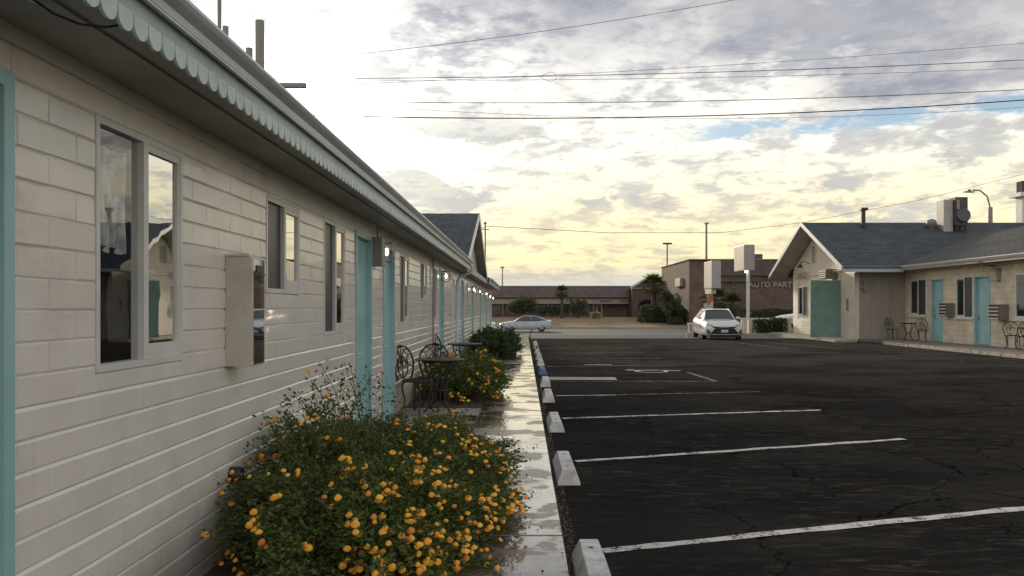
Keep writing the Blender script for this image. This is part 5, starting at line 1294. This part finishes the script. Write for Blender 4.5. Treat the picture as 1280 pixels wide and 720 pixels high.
hedge('small pale shrub in front of the large rounded hedge', PX(834, 86), PX(852, 86), 85, 86.4, -.5, .85, 900, .12, LEAF2, 53, 'hedges across the street')
hedge('long dark hedge below the AUTO PARTS lettering', PX(925, 83), PX(1030, 83), 82.0, 83.6, -.55, 1.75, 5200, .15, LEAFD, 54, 'hedges across the street')
hedge('pale pampas grass clump on the dry lawn', PX(739, 95), PX(751, 95), 94.5, 95.8, .0, .8, 700, .16, mat('pampas', (.45, .38, .24), .9, (.3, .25, .15), 4), 55)
# street lights
def light_pole(label, x, y, z0, h, r, head='flat', group='tall lamp posts beyond the street'):
    t = thing('lamp_post', label, 'lamp post', (x, y, z0), 0, group)
    MB().tube([(0, 0, 0), (0, 0, h)], [r, r * .7], 8).build('pole', GREYBOX, t)
    if head == 'flat': MB().box(-.7, .7, -.2, .2, h, h + .25).build('lamp_head', BLACKP, t)
    elif head == 'plain': MB().box(-.3, .3, -.2, .2, h, h + .22).build('lamp_head', GREYBOX, t)
    else:
        MB().tube([(0, 0, h - .1), (-.25, 0, h + .85), (-.8, 0, h + 1.3), (-1.4, 0, h + 1.35)], .06, 6).build('arm', GREYBOX, t)
        MB().lathe([(.04, 0), (.16, .05), (.14, .14), (.03, .2)], (-1.65, 0, h + 1.22), 8).build('lamp_head', GREYBOX, t)
        MB().box(-2.1, -1.3, -.12, .12, h + 1.15, h + 1.24).build('lens', GREYBOX, t)
light_pole('lamp post with a flat head left of the tallest one', PX(834, 120), 120, 0, 11.3, .16)
light_pole('tallest plain lamp post rising behind the brick store', PX(883, 112), 112, 0, 13.6, .2, 'plain')
light_pole('distant lamp post just past the far end of the left building', PX(628, 120), 120, 0, 7.6, .12, 'plain')
light_pole('brown street light with a curved arm behind the right roof', PX(1238, 60), 60, 0, 9.3, .22, 'cobra', None)
b = MB(); b.tube([(PX(663, 35.5), 35.5, 0), (PX(662.5, 35.5), 35.5, .25), (PX(663.5, 35.5), 35.5, .38), (PX(666, 35.5), 35.5, .47)], .02, 5)
one(b, 'bent_rod', IRON, 'thin bent rod sticking up at the far end of the walkway', 'rod')

# ------------------------------------------------------------------ overhead wires
def wire(label, Y, pts, r, name='power_line', group='overhead wires crossing the sky'):
    P = [(PX(px, Y), PZ(py, Y)) for px, py in pts]
    # quadratic through three points, carried on past both ends
    (xa, za), (xb, zb), (xc, zc) = P
    def q(x): return za * (x - xb) * (x - xc) / ((xa - xb) * (xa - xc)) + zb * (x - xa) * (x - xc) / ((xb - xa) * (xb - xc)) + zc * (x - xa) * (x - xb) / ((xc - xa) * (xc - xb))
    x0 = xa - 14; x1 = xc + 12
    pl = [(x0 + (x1 - x0) * i / 40, Y, q(x0 + (x1 - x0) * i / 40)) for i in range(41)]
    return one(MB().tube(pl, r, 5), name, WIRE, label, 'wire', group)
wire('top slanting wire running up to the upper edge of the photo', 33, [(480, 64), (700, 36), (917, 0)], .011)
wire('dark wire with a small loop, second from the top', 35, [(440, 98), (830, 92), (1280, 75)], .016)
wire('thin wire just under the looped wire', 35.6, [(440, 100), (830, 98), (1280, 85)], .009)
wire('thin wire rising above the looped wire on the right', 34.5, [(560, 100), (900, 82), (1280, 54)], .009)
wire('middle dark wire between the looped and the thickest wire', 36, [(400, 126.5), (830, 127), (1280, 112)], .016)
wire('thickest lowest dark cable of the group', 36.5, [(470, 146), (830, 146), (1280, 125)], .026)
wire('faint thin wire just below the thickest cable', 37, [(560, 139), (900, 148), (1280, 134)], .008)
b = MB(); w_ = [(PX(606, 31), 30.8, 4.75), (PX(760, 34), 34, PZ(291, 34)), (PX(900, 40), 40, PZ(291, 40)), (PX(1005, 46), 46, PZ(278, 46)), (PX(1150, 52), 52, PZ(250, 52)), (PX(1290, 58), 58, PZ(215, 58))]
one(b.tube(w_, .012, 5), 'service_wire', WIRE, 'low thin wire from the left mast over to behind the right roof', 'wire')
b = MB(); zc = PZ(96.5, 35); xc = PX(687, 35)
b.tube([(xc - .42, 35, zc + .02), (xc - .2, 35, zc + .15), (xc + .1, 35, zc + .24), (xc + .3, 35, zc + .1), (xc + .3, 35, zc - .08), (xc + .08, 35, zc - .2), (xc - .2, 35, zc - .12), (xc - .42, 35, zc)], .008, 5)
one(b, 'cable_loop', WIRE, 'small slack loop of cable hanging on the overhead wire', 'cable loop')
t = thing('cable_box', 'pale grey box hanging on the overhead wire just above the left roof', 'cable box', (PX(365, 35), 35, PZ(110, 35)))
MB().box(-.65, .65, -.12, .12, 0, .22).build('casing', mat('box_grey', (.30, .29, .27), .6), t, bevel=.02)
for x in (-.35, .0, .35): MB().box(x - .012, x + .012, -.01, .01, .22, .42).build('hanger', GREYBOX, t)
